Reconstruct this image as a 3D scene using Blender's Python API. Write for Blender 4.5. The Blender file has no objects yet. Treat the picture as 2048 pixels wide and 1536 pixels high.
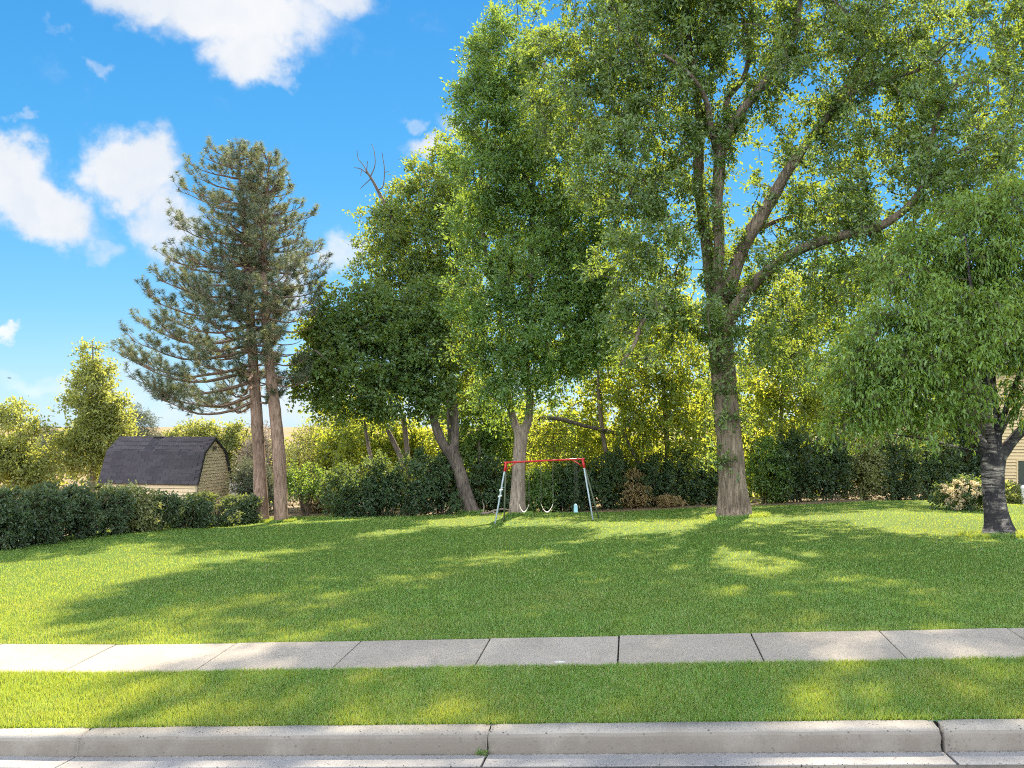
import bpy, math, random
import numpy as np
from mathutils import Vector, Matrix

rad = math.radians
SC = bpy.context.scene
COL = SC.collection

# ------------------------------------------------------------------ camera, sky, sun, exposure
YAW = rad(6.7)            # camera is turned a little to the left of square-on
FPX = 2050.0              # focal length in photograph pixels
HOR = 830.0               # row of the horizon
CAMH = 2.4
CY, SY = math.cos(YAW), math.sin(YAW)

cam_d = bpy.data.cameras.new('camera')
cam = bpy.data.objects.new('camera', cam_d)
COL.objects.link(cam)
cam.location = (0, 0, CAMH)
cam.rotation_euler = (rad(90), 0, YAW)
cam_d.sensor_width = 36.0
cam_d.lens = 36.0 * FPX / 2048.0
cam_d.shift_y = (HOR - 768.0) / 2048.0
cam_d.clip_start = 0.05
cam_d.clip_end = 3000
SC.camera = cam

SUN_EL = rad(36.0)
SUN_AZ = 0.105          # clockwise from +Y
SKY_STRENGTH = 0.085
SUN_STRENGTH = 2.75
EXPOSURE = 2.55

SC.view_settings.view_transform = 'Standard'
SC.view_settings.look = 'None'
SC.view_settings.gamma = 1.0
SC.view_settings.exposure = EXPOSURE
SC.view_settings.use_curve_mapping = False
SC.render.engine = 'CYCLES'
SC.cycles.use_denoising = False
try:
    SC.cycles.denoiser = 'OPENIMAGEDENOISE'
    SC.cycles.denoising_prefilter = 'ACCURATE'
    SC.cycles.denoising_input_passes = 'RGB_ALBEDO_NORMAL'
except Exception:
    pass
SC.cycles.filter_width = 1.05
SC.cycles.max_bounces = 8
SC.cycles.diffuse_bounces = 5
SC.cycles.glossy_bounces = 2
SC.cycles.transmission_bounces = 6
SC.cycles.caustics_reflective = False
SC.cycles.caustics_refractive = False


def P(px, py, d):
    """point of the place that stands d metres in front of the camera at photograph pixel px, py"""
    xr = (px - 1024.0) / FPX * d
    return Vector((xr * CY - d * SY, xr * SY + d * CY, CAMH - (py - HOR) / FPX * d))


def sky_dir(px, py):
    v = P(px, py, 1.0) - Vector((0, 0, CAMH))
    return v.normalized()


class NT:
    """small helper to write node trees"""
    def __init__(self, tree):
        self.t = tree
        self.n = tree.nodes
        self.l = tree.links

    def new(self, typ, **kw):
        n = self.n.new(typ)
        for k, v in kw.items():
            if k == 'ins':
                for kk, vv in v.items():
                    if hasattr(vv, 'is_output'):
                        self.l.new(vv, n.inputs[kk])
                    else:
                        n.inputs[kk].default_value = vv
            else:
                setattr(n, k, v)
        return n

    def math(self, op, a, b=None, c=None, clamp=False):
        n = self.n.new('ShaderNodeMath')
        n.operation = op
        n.use_clamp = clamp
        for i, v in enumerate((a, b, c)):
            if v is None:
                continue
            if hasattr(v, 'is_output'):
                self.l.new(v, n.inputs[i])
            else:
                n.inputs[i].default_value = v
        return n.outputs[0]

    def vmath(self, op, a, b=None, out=0):
        n = self.n.new('ShaderNodeVectorMath')
        n.operation = op
        for i, v in enumerate((a, b)):
            if v is None:
                continue
            if hasattr(v, 'is_output'):
                self.l.new(v, n.inputs[i])
            else:
                n.inputs[i].default_value = v
        return n.outputs[out]

    def mixc(self, fac, a, b, blend='MIX'):
        n = self.n.new('ShaderNodeMix')
        n.data_type = 'RGBA'
        n.blend_type = blend
        for i, v in ((0, fac), (6, a), (7, b)):
            if hasattr(v, 'is_output'):
                self.l.new(v, n.inputs[i])
            else:
                if i >= 6 and len(v) == 3:
                    v = (*v, 1)
                n.inputs[i].default_value = v
        return n.outputs[2]

    def ramp(self, fac, stops, interp='LINEAR'):
        n = self.n.new('ShaderNodeValToRGB')
        n.color_ramp.interpolation = interp
        e = n.color_ramp.elements
        while len(e) < len(stops):
            e.new(0.5)
        for el, (p, c) in zip(e, stops):
            el.position = p
            el.color = (*c, 1) if len(c) == 3 else c
        self.l.new(fac, n.inputs[0])
        return n.outputs[0]

    def noise(self, vec, scale, detail=3, rough=0.5, dist=0.0, out=0):
        n = self.n.new('ShaderNodeTexNoise')
        n.inputs['Scale'].default_value = scale
        n.inputs['Detail'].default_value = detail
        n.inputs['Roughness'].default_value = rough
        n.inputs['Distortion'].default_value = dist
        if vec is not None:
            self.l.new(vec, n.inputs['Vector'])
        return n.outputs[out]

    def maprange(self, v, a, b, c=0.0, d=1.0, smooth=False):
        n = self.n.new('ShaderNodeMapRange')
        n.clamp = True
        if smooth:
            n.interpolation_type = 'SMOOTHSTEP'
        self.l.new(v, n.inputs[0])
        for i, x in enumerate((a, b, c, d)):
            n.inputs[i + 1].default_value = x
        return n.outputs[0]


# ---- world: Nishita sky with the clouds in view, plus brighter unseen ones added to fill shade
world = bpy.data.worlds.new('World')
SC.world = world
world.use_nodes = True
wt = NT(world.node_tree)
wt.n.clear()
sky = wt.new('ShaderNodeTexSky', sky_type='NISHITA')
sky.sun_disc = False
sky.sun_elevation = SUN_EL
sky.sun_rotation = SUN_AZ
sky.altitude = 1300
sky.air_density = 1.0
sky.dust_density = 0.0
sky.ozone_density = 2.0
tc = wt.new('ShaderNodeTexCoord')
dirv = tc.outputs['Generated']
hs = wt.new('ShaderNodeHueSaturation', ins={'Hue': 0.497, 'Saturation': 1.18, 'Value': 1.0, 'Color': sky.outputs[0]})
# deep summer blue that pales towards the horizon, the same all round
K = 1.0 / (SKY_STRENGTH * 2 ** EXPOSURE)
sepd = wt.new('ShaderNodeSeparateXYZ', ins={0: dirv})
grad = wt.ramp(wt.maprange(sepd.outputs[2], 0.0, 1.0), [(0.0, tuple(K * .1 * v for v in (3.3, 6.6, 9.9))), (.10, tuple(K * .1 * v for v in (1.5, 5.4, 9.4))), (.22, tuple(K * .1 * v for v in (.55, 4.2, 8.6))),
                                                   (.40, tuple(K * .1 * v for v in (.28, 3.2, 7.9))), (1.0, tuple(K * .1 * v for v in (.25, 2.0, 6.0)))])
gs = wt.new('ShaderNodeVectorMath', operation='SCALE')
wt.l.new(grad, gs.inputs[0])
gs.inputs[3].default_value = 1.0
nsc = wt.new('ShaderNodeVectorMath', operation='SCALE')
wt.l.new(hs.outputs[0], nsc.inputs[0])
nsc.inputs[3].default_value = .40
skyc = wt.mixc(.80, nsc.outputs[0], gs.outputs[0])
# ragged cloud edges
warp = wt.noise(dirv, 9.0, 6, 0.58, out=1)
wv = wt.vmath('SUBTRACT', warp, (0.5, 0.5, 0.5))
wn = wt.new('ShaderNodeVectorMath', operation='SCALE')
wt.l.new(wv, wn.inputs[0])
wn.inputs[3].default_value = 0.09
warp2 = wt.noise(dirv, 34.0, 5, 0.6, out=1)
wv2 = wt.vmath('SUBTRACT', warp2, (0.5, 0.5, 0.5))
wn2 = wt.new('ShaderNodeVectorMath', operation='SCALE')
wt.l.new(wv2, wn2.inputs[0])
wn2.inputs[3].default_value = 0.04
dwarp = wt.vmath('ADD', wt.vmath('ADD', dirv, wn.outputs[0]), wn2.outputs[0])
fine = wt.noise(dirv, 26.0, 6, 0.62)
# (px, py, half width, half height, roll, strength) of each cloud seen, then unseen ones are added elsewhere
CLOUDS = [(300, -30, 190, 70, 0, 1.0), (470, 20, 210, 85, -4, 1.1), (500, 110, 95, 75, 15, 1.0), (640, -10, 110, 60, 0, .8),
          (550, 165, 40, 26, 0, .5), (80, 400, 150, 74, -30, 1.15), (30, 330, 90, 62, 0, 1.0), (275, 345, 95, 84, -25, 1.15),
          (330, 440, 56, 80, -30, .8), (668, 520, 50, 46, 0, .62), (834, 297, 52, 34, 0, .75), (812, 240, 36, 20, 0, .5),
          (900, 250, 50, 30, 0, .4), (175, 135, 34, 18, -20, .42), (70, 243, 34, 12, 0, .4), (88, 75, 20, 13, -20, .3),
          (215, 512, 44, 22, 0, .42), (0, 642, 40, 20, 0, .8), (110, 760, 110, 30, 0, .40), (260, 770, 90, 50, 0, .42),
          (420, 830, 150, 40, 0, .40), (600, 800, 160, 60, 0, .5), (560, 560, 60, 60, 0, .5)]
mask = None


def cloud(mask, c, u, v, rx, ry, k):
    dl = wt.vmath('SUBTRACT', dwarp, tuple(c))
    a = wt.math('DIVIDE', wt.vmath('DOT_PRODUCT', dl, tuple(u), out=1), rx)
    b = wt.math('DIVIDE', wt.vmath('DOT_PRODUCT', dl, tuple(v), out=1), ry)
    r2 = wt.math('ADD', wt.math('MULTIPLY', a, a), wt.math('MULTIPLY', b, b))
    front = wt.math('GREATER_THAN', wt.vmath('DOT_PRODUCT', dirv, tuple(c), out=1), 0.3)
    f = wt.math('MULTIPLY', wt.maprange(wt.math('SQRT', r2), 0.40, 1.75, k, 0.0, True), front)
    return f if mask is None else wt.math('MAXIMUM', mask, f)


for px, py, rx, ry, roll, k in CLOUDS:
    c = sky_dir(px, py)
    r = Vector((0, 0, 1)).cross(c) * -1
    r.normalize()
    up = r.cross(c).normalized()
    t = rad(roll)
    u = r * math.cos(t) + up * math.sin(t)
    v = up * math.cos(t) - r * math.sin(t)
    s = 1.0 / (FPX * (1 + ((px - 1024) / FPX) ** 2 + ((py - HOR) / FPX) ** 2) ** 0.5)
    mask = cloud(mask, c, u, v, rx * s * .80, ry * s * .80, k * 1.1)
# noise clouds added only out of view, as fill light for the shade
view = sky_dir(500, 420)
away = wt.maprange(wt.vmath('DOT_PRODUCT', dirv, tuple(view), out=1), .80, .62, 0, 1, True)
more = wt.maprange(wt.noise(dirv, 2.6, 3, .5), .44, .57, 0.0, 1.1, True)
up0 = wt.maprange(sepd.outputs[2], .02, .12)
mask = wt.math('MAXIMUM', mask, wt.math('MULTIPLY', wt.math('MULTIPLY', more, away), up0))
dens = wt.math('ADD', mask, wt.math('MULTIPLY', wt.math('SUBTRACT', fine, 0.5), 0.95))
alpha = wt.maprange(dens, 0.06, 1.06, 0.0, 0.97, True)
# clouds opposite the sun made far brighter than visible ones, to fill shade
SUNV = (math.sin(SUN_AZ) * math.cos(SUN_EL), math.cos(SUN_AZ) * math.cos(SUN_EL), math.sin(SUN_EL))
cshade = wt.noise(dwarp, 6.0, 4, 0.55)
cloud_fill = wt.maprange(wt.vmath('DOT_PRODUCT', dirv, SUNV, out=1), .75, -.3, K * .98, K * 6.6, True)
ctint = wt.mixc(wt.maprange(cshade, .36, .60), (.80, .86, .95), (1.03, 1.02, 1.02))
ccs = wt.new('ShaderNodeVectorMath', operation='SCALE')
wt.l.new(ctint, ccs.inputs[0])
wt.l.new(cloud_fill, ccs.inputs[3])
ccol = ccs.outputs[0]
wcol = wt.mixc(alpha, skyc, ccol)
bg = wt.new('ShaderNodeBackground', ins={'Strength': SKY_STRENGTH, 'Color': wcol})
wo = wt.new('ShaderNodeOutputWorld')
wt.l.new(bg.outputs[0], wo.inputs[0])

sun_d = bpy.data.lights.new('sun', 'SUN')
sun_d.energy = SUN_STRENGTH
sun_d.angle = rad(0.6)
sun_d.color = (1.0, 0.87, 0.67)
sun = bpy.data.objects.new('sun', sun_d)
COL.objects.link(sun)
sv = Vector((math.sin(SUN_AZ) * math.cos(SUN_EL), math.cos(SUN_AZ) * math.cos(SUN_EL), math.sin(SUN_EL)))
sun.rotation_euler = sv.to_track_quat('Z', 'Y').to_euler()
sun.location = sv * 60


# ------------------------------------------------------------------ scene helpers
def tag(o, label=None, cat=None, group=None, kind=None):
    if label: o['label'] = label
    if cat: o['category'] = cat
    if group: o['group'] = group
    if kind: o['kind'] = kind
    return o


def empty(name, loc, rz=0.0, parent=None):
    o = bpy.data.objects.new(name, None)
    COL.objects.link(o)
    o.empty_display_size = 0.3
    o.location = loc
    o.rotation_euler = (0, 0, rz)
    if parent:
        o.parent = parent
    return o


def link(name, me, parent=None, loc=None):
    o = bpy.data.objects.new(name, me)
    COL.objects.link(o)
    if parent is not None:
        o.parent = parent
        if parent.type == 'EMPTY' and loc is None:
            # mesh data are in world coordinates: undo the parent's place
            o.matrix_parent_inverse = world_of(parent).inverted()
        elif loc is None:
            o.matrix_parent_inverse = world_of(parent).inverted()
    if loc is not None:
        o.location = loc
    return o


def world_of(o):
    m = Matrix.LocRotScale(o.location, o.rotation_euler, o.scale)
    if o.parent:
        return world_of(o.parent) @ o.matrix_parent_inverse @ m
    return m


def np_mesh(name, verts, faces, mat, smooth=False, attrs=None):
    """verts (n,3), faces a list of (m,k) arrays; attrs = per-face float attributes"""
    me = bpy.data.meshes.new(name)
    verts = np.asarray(verts, np.float32)
    me.vertices.add(len(verts))
    me.vertices.foreach_set('co', verts.ravel())
    if not isinstance(faces, list):
        faces = [faces]
    faces = [np.asarray(f, np.int32) for f in faces if len(f)]
    tot = np.concatenate([np.full(len(f), f.shape[1], np.int32) for f in faces])
    loops = np.concatenate([f.ravel() for f in faces])
    starts = np.concatenate([[0], np.cumsum(tot)[:-1]]).astype(np.int32)
    me.loops.add(len(loops))
    me.loops.foreach_set('vertex_index', loops)
    me.polygons.add(len(tot))
    me.polygons.foreach_set('loop_start', starts)
    try:
        me.polygons.foreach_set('loop_total', tot)
    except Exception:
        pass
    me.polygons.foreach_set('use_smooth', np.full(len(tot), smooth, bool))
    if attrs:
        for k, v in attrs.items():
            a = me.attributes.new(k, 'FLOAT', 'FACE')
            a.data.foreach_set('value', np.asarray(v, np.float32))
    me.update(calc_edges=True)
    me.validate(verbose=False)
    if mat:
        me.materials.append(mat)
    return me


def nrm(a):
    return a / np.maximum(np.linalg.norm(a, axis=-1, keepdims=True), 1e-9)


# box helper collecting into lists
class MB:
    def __init__(self):
        self.v, self.f = [], []

    def quad_prism(self, pts, ext):
        """polygon pts extruded by vector ext"""
        n = len(pts)
        b = len(self.v)
        e = Vector(ext)
        pts = [Vector(p) for p in pts]
        self.v += [tuple(p) for p in pts] + [tuple(p + e) for p in pts]
        nn = (pts[1] - pts[0]).cross(pts[2] - pts[0])
        flip = nn.dot(e) > 0
        a = list(range(n))
        A = a[::-1] if flip else a
        B = [i + n for i in a] if flip else [i + n for i in a[::-1]]
        self.f += [[b + i for i in A], [b + i for i in B]]
        for i in range(n):
            j = (i + 1) % n
            q = [i, j, j + n, i + n] if flip else [j, i, i + n, j + n]
            self.f.append([b + k for k in q])
        return self

    def box(self, o, a, b, c):
        o, a, b, c = (Vector(x) for x in (o, a, b, c))
        return self.quad_prism([o, o + a, o + a + b, o + b], c)

    def tube(self, pts, rs, n=8):
        V, F = tube_np(np.array([tuple(p) for p in pts], float), np.array(rs, float), n)
        b = len(self.v)
        self.v += [tuple(x) for x in V]
        for f in F:
            self.f += [[int(i) + b for i in q] for q in f]
        return self

    def mesh(self, name, mat, bevel=0.0, smooth=False):
        me = bpy.data.meshes.new(name)
        me.from_pydata(self.v, [], self.f)
        if bevel:
            import bmesh
            bm = bmesh.new()
            bm.from_mesh(me)
            bmesh.ops.bevel(bm, geom=[e for e in bm.edges], offset=bevel, segments=2, affect='EDGES', profile=0.6)
            bm.to_mesh(me)
            bm.free()
        if smooth:
            me.polygons.foreach_set('use_smooth', [True] * len(me.polygons))
        if mat:
            me.materials.append(mat)
        me.update()
        return me


def tube_np(pts, rs, n=8, cap=True):
    """tapered tube along pts; returns verts and [quads, tris]"""
    m = len(pts)
    t = np.gradient(pts, axis=0)
    t = nrm(t)
    ref = np.array([0.31, 0.17, 0.93]) if abs(t[0][2]) < .9 else np.array([0.95, 0.2, 0.1])
    u = nrm(np.cross(t, ref))
    v = np.cross(t, u)
    a = np.linspace(0, 2 * np.pi, n, endpoint=False)
    ring = (u[:, None, :] * np.cos(a)[None, :, None] + v[:, None, :] * np.sin(a)[None, :, None])
    V = pts[:, None, :] + ring * np.asarray(rs).reshape(m, 1, 1) if np.ndim(rs) == 1 else pts[:, None, :] + ring * rs[:, :, None]
    V = V.reshape(-1, 3)
    i = np.arange(m - 1)[:, None] * n
    j = np.arange(n)[None, :]
    k = (j + 1) % n
    Q = np.stack([i + j, i + k, i + n + k, i + n + j], -1).reshape(-1, 4)
    T = np.zeros((0, 3), int)
    if cap:
        V = np.vstack([V, pts[-1:]])
        jj = np.arange(n)
        T = np.stack([(m - 1) * n + jj, (m - 1) * n + (jj + 1) % n, np.full(n, m * n)], -1)
    return V, [Q, T]


def catmull(pts, per=6):
    pts = np.asarray(pts, float)
    p = np.vstack([2 * pts[:1] - pts[1:2], pts, 2 * pts[-1:] - pts[-2:-1]])
    out = []
    for i in range(1, len(p) - 2):
        t = np.linspace(0, 1, per, endpoint=False)[:, None]
        a, b, c, d = p[i - 1], p[i], p[i + 1], p[i + 2]
        out.append(.5 * ((2 * b) + (c - a) * t + (2 * a - 5 * b + 4 * c - d) * t ** 2 + (3 * b - a - 3 * c + d) * t ** 3))
    out.append(pts[-1:])
    return np.vstack(out)


def vnoise(p, s, seed=0):
    """cheap smooth 3-D noise about -1..1"""
    r = np.random.RandomState(seed)
    out = np.zeros(len(p))
    for k in range(7):
        w = r.normal(size=3) * s * (0.7 + 0.35 * k)
        out += np.sin(p @ w + r.uniform(0, 6.28)) / (1 + .25 * k)
    return out / 2.6


# ------------------------------------------------------------------ the ground's shape
GX = 0.0445


def gx(X):
    X = np.asarray(X, float)
    return np.where(X < -5, -5 * GX + np.maximum(X + 5, -45) * .02, np.where(X > 8, 8 * GX + np.minimum(X - 8, 60) * .008, X * GX))


YP = np.array([-60, 0, 7.02, 7.32, 7.54, 9.15, 10.23, 36.0, 52.0, 110.0, 900.0])
ZP = np.array([.3, .14, .015, 0.0, .15, .18, .21, -.908, -1.75, -6.0, -7.0])


def zg(X, Y):
    X = np.asarray(X, float)
    Y = np.asarray(Y, float)
    z = np.interp(Y, YP, ZP) + gx(X)
    m = np.clip((Y - 11) / 6, 0, 1)
    z = z + m * (.05 * np.sin(X * .45 + 1.0) * np.sin(Y * .33) + .03 * np.sin(X * .9 + Y * .5))
    dip = np.clip((-X - 15.6) / 2, 0, 1) * np.clip((Y - 24) / 10, 0, 1)
    return z - dip * .55


def G(px, py):
    """ground point seen at a photograph pixel"""
    lo, hi = 3.0, 120.0
    prev = lo
    for d in np.linspace(3, 120, 1200):
        p = P(px, py, d)
        if p.z < float(zg(p.x, p.y)):
            lo, hi = prev, d
            break
        prev = d
    for _ in range(30):
        d = .5 * (lo + hi)
        p = P(px, py, d)
        if p.z < float(zg(p.x, p.y)):
            hi = d
        else:
            lo = d
    return P(px, py, hi)


def depth(p):
    return -p[0] * SY + p[1] * CY


# ------------------------------------------------------------------ materials
def material(name):
    m = bpy.data.materials.new(name)
    m.use_nodes = True
    nt = NT(m.node_tree)
    nt.n.clear()
    out = nt.new('ShaderNodeOutputMaterial')
    return m, nt, out


def simple_mat(name, col, rough=.6, metal=0.0, var=.15, scale=6.0, bump=0.0, bscale=30.0, spec=.4):
    m, nt, out = material(name)
    tcn = nt.new('ShaderNodeTexCoord')
    n = nt.noise(tcn.outputs['Object'], scale, 5, .6)
    lo = tuple(c * (1 - var) for c in col)
    hi = tuple(min(1, c * (1 + var)) for c in col)
    c = nt.ramp(n, [(.3, lo), (.7, hi)])
    b = nt.new('ShaderNodeBsdfPrincipled', ins={'Base Color': c, 'Roughness': rough, 'Metallic': metal, 'Specular IOR Level': spec})
    if bump:
        bn = nt.new('ShaderNodeBump', ins={'Strength': bump, 'Distance': .02, 'Height': nt.noise(tcn.outputs['Object'], bscale, 6, .6)})
        nt.l.new(bn.outputs[0], b.inputs['Normal'])
    nt.l.new(b.outputs[0], out.inputs[0])
    return m


def leaf_mat(name, dark, light, trans, tfac=.5, gloss=.05, clump=.55, rough=.45):
    """leaf: reflecting colour between dark and light, yellower light passed through"""
    m, nt, out = material(name)
    at = nt.new('ShaderNodeAttribute', attribute_name='rnd')
    geo = nt.new('ShaderNodeNewGeometry')
    cl = nt.noise(geo.outputs['Position'], clump, 3, .6)
    f = nt.math('ADD', nt.math('MULTIPLY', at.outputs['Fac'], .55), nt.math('MULTIPLY', nt.maprange(cl, .3, .7), .45))
    c = nt.mixc(f, dark, light)
    t = nt.mixc(f, tuple(x * .75 for x in trans), tuple(min(1, x * 1.2) for x in trans))
    d = nt.new('ShaderNodeBsdfDiffuse', ins={'Color': c})
    tr = nt.new('ShaderNodeBsdfTranslucent', ins={'Color': t})
    mx = nt.new('ShaderNodeMixShader', ins={0: tfac})
    nt.l.new(d.outputs[0], mx.inputs[1])
    nt.l.new(tr.outputs[0], mx.inputs[2])
    g = nt.new('ShaderNodeBsdfGlossy', ins={'Roughness': rough, 'Color': (1, 1, 1, 1)})
    mx2 = nt.new('ShaderNodeMixShader', ins={0: gloss})
    nt.l.new(mx.outputs[0], mx2.inputs[1])
    nt.l.new(g.outputs[0], mx2.inputs[2])
    nt.l.new(mx2.outputs[0], out.inputs[0])
    return m


def bark_mat(name, dark, light, zs=.12, scale=14.0, bump=.9, dist=.06):
    m, nt, out = material(name)
    tcn = nt.new('ShaderNodeTexCoord')
    mp = nt.new('ShaderNodeMapping', ins={'Vector': tcn.outputs['Object'], 'Scale': (1, 1, zs)})
    n = nt.noise(mp.outputs[0], scale, 6, .62, .6)
    big = nt.noise(tcn.outputs['Object'], 1.3, 3, .5)
    c = nt.ramp(n, [(.34, dark), (.62, light)])
    c = nt.mixc(nt.maprange(big, .35, .7, 0, .45), c, tuple(x * .6 for x in dark))
    b = nt.new('ShaderNodeBsdfPrincipled', ins={'Base Color': c, 'Roughness': .92, 'Specular IOR Level': .15})
    bn = nt.new('ShaderNodeBump', ins={'Strength': bump, 'Distance': dist, 'Height': n})
    nt.l.new(bn.outputs[0], b.inputs['Normal'])
    nt.l.new(b.outputs[0], out.inputs[0])
    return m


def concrete_mat(name, base, dirt, speck=.5, band=None):
    m, nt, out = material(name)
    geo = nt.new('ShaderNodeNewGeometry')
    pos = geo.outputs['Position']
    oi = nt.new('ShaderNodeObjectInfo')
    big = nt.noise(pos, 1.1, 5, .6)
    mid = nt.noise(pos, 9, 5, .65)
    fin = nt.noise(pos, 70, 4, .75)
    c = nt.mixc(nt.maprange(big, .36, .68), base, dirt)
    c = nt.mixc(nt.maprange(mid, .4, .75, 0, .5), c, tuple(x * .72 for x in base))
    c = nt.mixc(nt.maprange(fin, .30, .70, .34, 0), c, tuple(x * .55 for x in base))
    c = nt.mixc(nt.maprange(fin, .62, .74, 0, .25), c, tuple(min(1, x * 1.5) for x in base))
    stain = nt.noise(pos, 2.4, 6, .7, .8)
    c = nt.mixc(nt.maprange(stain, .55, .74, 0, .55), c, tuple(x * .62 for x in dirt))
    vo = nt.new('ShaderNodeTexVoronoi', ins={'Vector': pos, 'Scale': 30.0, 'Randomness': 1.0})
    keep = nt.maprange(nt.noise(pos, 14, 2, .5), .50, .6)
    pit = nt.math('MULTIPLY', nt.maprange(vo.outputs['Distance'], .12, .28, 1, 0), keep)
    c = nt.mixc(nt.math('MULTIPLY', pit, speck), c, (.03, .028, .025))
    if band:                                   # a dirt band worn into the street face of the kerb
        sep = nt.new('ShaderNodeSeparateXYZ', ins={0: geo.outputs['True Normal']})
        f = nt.maprange(sep.outputs[1], -.55, -.96, 0, 1)
        f = nt.math('MULTIPLY', f, nt.maprange(nt.noise(pos, 3.1, 5, .65), .2, .55, .35, .95))
        c = nt.mixc(f, c, band)
    tint = nt.maprange(oi.outputs['Random'], 0, 1, .93, 1.06)
    mul = nt.new('ShaderNodeVectorMath', operation='SCALE')
    nt.l.new(c, mul.inputs[0])
    nt.l.new(tint, mul.inputs[3])
    b = nt.new('ShaderNodeBsdfPrincipled', ins={'Base Color': mul.outputs[0], 'Roughness': .88, 'Specular IOR Level': .25})
    h = nt.math('SUBTRACT', nt.math('MULTIPLY', fin, .5), nt.math('MULTIPLY', pit, .9))
    bn = nt.new('ShaderNodeBump', ins={'Strength': .6, 'Distance': .006, 'Height': nt.math('ADD', h, nt.math('MULTIPLY', mid, .6))})
    nt.l.new(bn.outputs[0], b.inputs['Normal'])
    nt.l.new(b.outputs[0], out.inputs[0])
    return m


M = {}
M['walk'] = concrete_mat('walk_concrete', (.40, .352, .285), (.32, .275, .22), .3)
M['kerb'] = concrete_mat('kerb_concrete', (.37, .34, .295), (.255, .23, .195), .9, band=(.17, .148, .122))
M['gutter'] = concrete_mat('gutter_concrete', (.31, .30, .29), (.24, .23, .22), .75)
M['asphalt'] = concrete_mat('asphalt', (.055, .053, .052), (.045, .044, .043), .8)
M['joint'] = simple_mat('joint_soil', (.035, .03, .025), .95, var=.3, scale=20)


def soil_mat():
    m, nt, out = material('dry_earth')
    geo = nt.new('ShaderNodeNewGeometry')
    pos = geo.outputs['Position']
    a = nt.noise(pos, .35, 5, .65)
    b_ = nt.noise(pos, 7, 5, .7)
    c = nt.ramp(a, [(.3, (.15, .115, .065)), (.52, (.27, .20, .12)), (.70, (.085, .095, .035))])
    c = nt.mixc(nt.maprange(b_, .35, .7, 0, .6), c, (.16, .115, .07))
    bs = nt.new('ShaderNodeBsdfPrincipled', ins={'Base Color': c, 'Roughness': .95, 'Specular IOR Level': .1})
    bn = nt.new('ShaderNodeBump', ins={'Strength': .8, 'Distance': .05, 'Height': b_})
    nt.l.new(bn.outputs[0], bs.inputs['Normal'])
    nt.l.new(bs.outputs[0], out.inputs[0])
    return m


M['soil'] = soil_mat()


def turf_mat():
    m, nt, out = material('turf')
    geo = nt.new('ShaderNodeNewGeometry')
    pos = geo.outputs['Position']
    a = nt.noise(pos, .55, 5, .6)
    b_ = nt.noise(pos, 30, 5, .75)
    e = nt.noise(pos, 4.5, 4, .6)
    c = nt.ramp(a, [(.3, (.10, .20, .022)), (.55, (.135, .22, .024)), (.75, (.18, .22, .04))])
    c = nt.mixc(nt.maprange(e, .35, .7, 0, .45), c, (.06, .145, .02))
    c = nt.mixc(nt.maprange(b_, .35, .7, .65, 0), c, (.04, .085, .016))
    bs = nt.new('ShaderNodeBsdfPrincipled', ins={'Base Color': c, 'Roughness': .9, 'Specular IOR Level': .1})
    bn = nt.new('ShaderNodeBump', ins={'Strength': 1.0, 'Distance': .06, 'Height': b_})
    nt.l.new(bn.outputs[0], bs.inputs['Normal'])
    nt.l.new(bs.outputs[0], out.inputs[0])
    return m


M['turf'] = turf_mat()


def grass_mat():
    m, nt, out = material('grass_blades')
    at = nt.new('ShaderNodeAttribute', attribute_name='rnd')
    geo = nt.new('ShaderNodeNewGeometry')
    pos = geo.outputs['Position']
    big = nt.noise(pos, .5, 5, .62)
    mid = nt.noise(pos, 2.6, 4, .6)
    c = nt.ramp(at.outputs['Fac'], [(0.0, (.085, .22, .045)), (.45, (.155, .35, .072)), (.8, (.23, .40, .105)), (.93, (.27, .34, .13)), (1.0, (.50, .44, .25))])
    c = nt.mixc(nt.maprange(big, .46, .68, 0, .6), c, (.25, .30, .085))
    small = nt.noise(pos, 11.0, 4, .65)
    c = nt.mixc(nt.maprange(small, .52, .70, 0, .6), c, (.055, .165, .028))
    c = nt.mixc(nt.maprange(nt.noise(pos, 1.5, 5, .7), .60, .72, 0, .55), c, (.36, .34, .15))
    c = nt.mixc(nt.maprange(mid, .5, .75, 0, .5), c, (.07, .21, .03))
    t = nt.mixc(.72, c, (.50, .47, .015))
    d = nt.new('ShaderNodeBsdfDiffuse', ins={'Color': c})
    tr = nt.new('ShaderNodeBsdfTranslucent', ins={'Color': t})
    mx = nt.new('ShaderNodeMixShader', ins={0: .5})
    nt.l.new(d.outputs[0], mx.inputs[1])
    nt.l.new(tr.outputs[0], mx.inputs[2])
    g = nt.new('ShaderNodeBsdfGlossy', ins={'Roughness': .5})
    mx2 = nt.new('ShaderNodeMixShader', ins={0: .03})
    nt.l.new(mx.outputs[0], mx2.inputs[1])
    nt.l.new(g.outputs[0], mx2.inputs[2])
    nt.l.new(mx2.outputs[0], out.inputs[0])
    return m


M['grass'] = grass_mat()

M['bark_cw'] = bark_mat('cottonwood_bark', (.10, .075, .055), (.36, .28, .21), .10, 17, 1.0, .10)
M['bark_pine'] = bark_mat('pine_bark', (.13, .085, .06), (.36, .25, .19), .22, 15, .9, .06)
M['bark_mid'] = bark_mat('ash_bark', (.13, .10, .08), (.36, .29, .235), .14, 18, .8, .05)
M['bark_dark'] = bark_mat('maple_bark', (.055, .045, .04), (.24, .195, .165), .2, 16, .8, .05)
M['twig'] = bark_mat('twig_bark', (.05, .04, .03), (.15, .115, .085), .4, 10, .4, .02)
M['dead'] = bark_mat('dead_wood', (.08, .06, .05), (.19, .15, .12), .3, 12, .4, .02)


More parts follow.
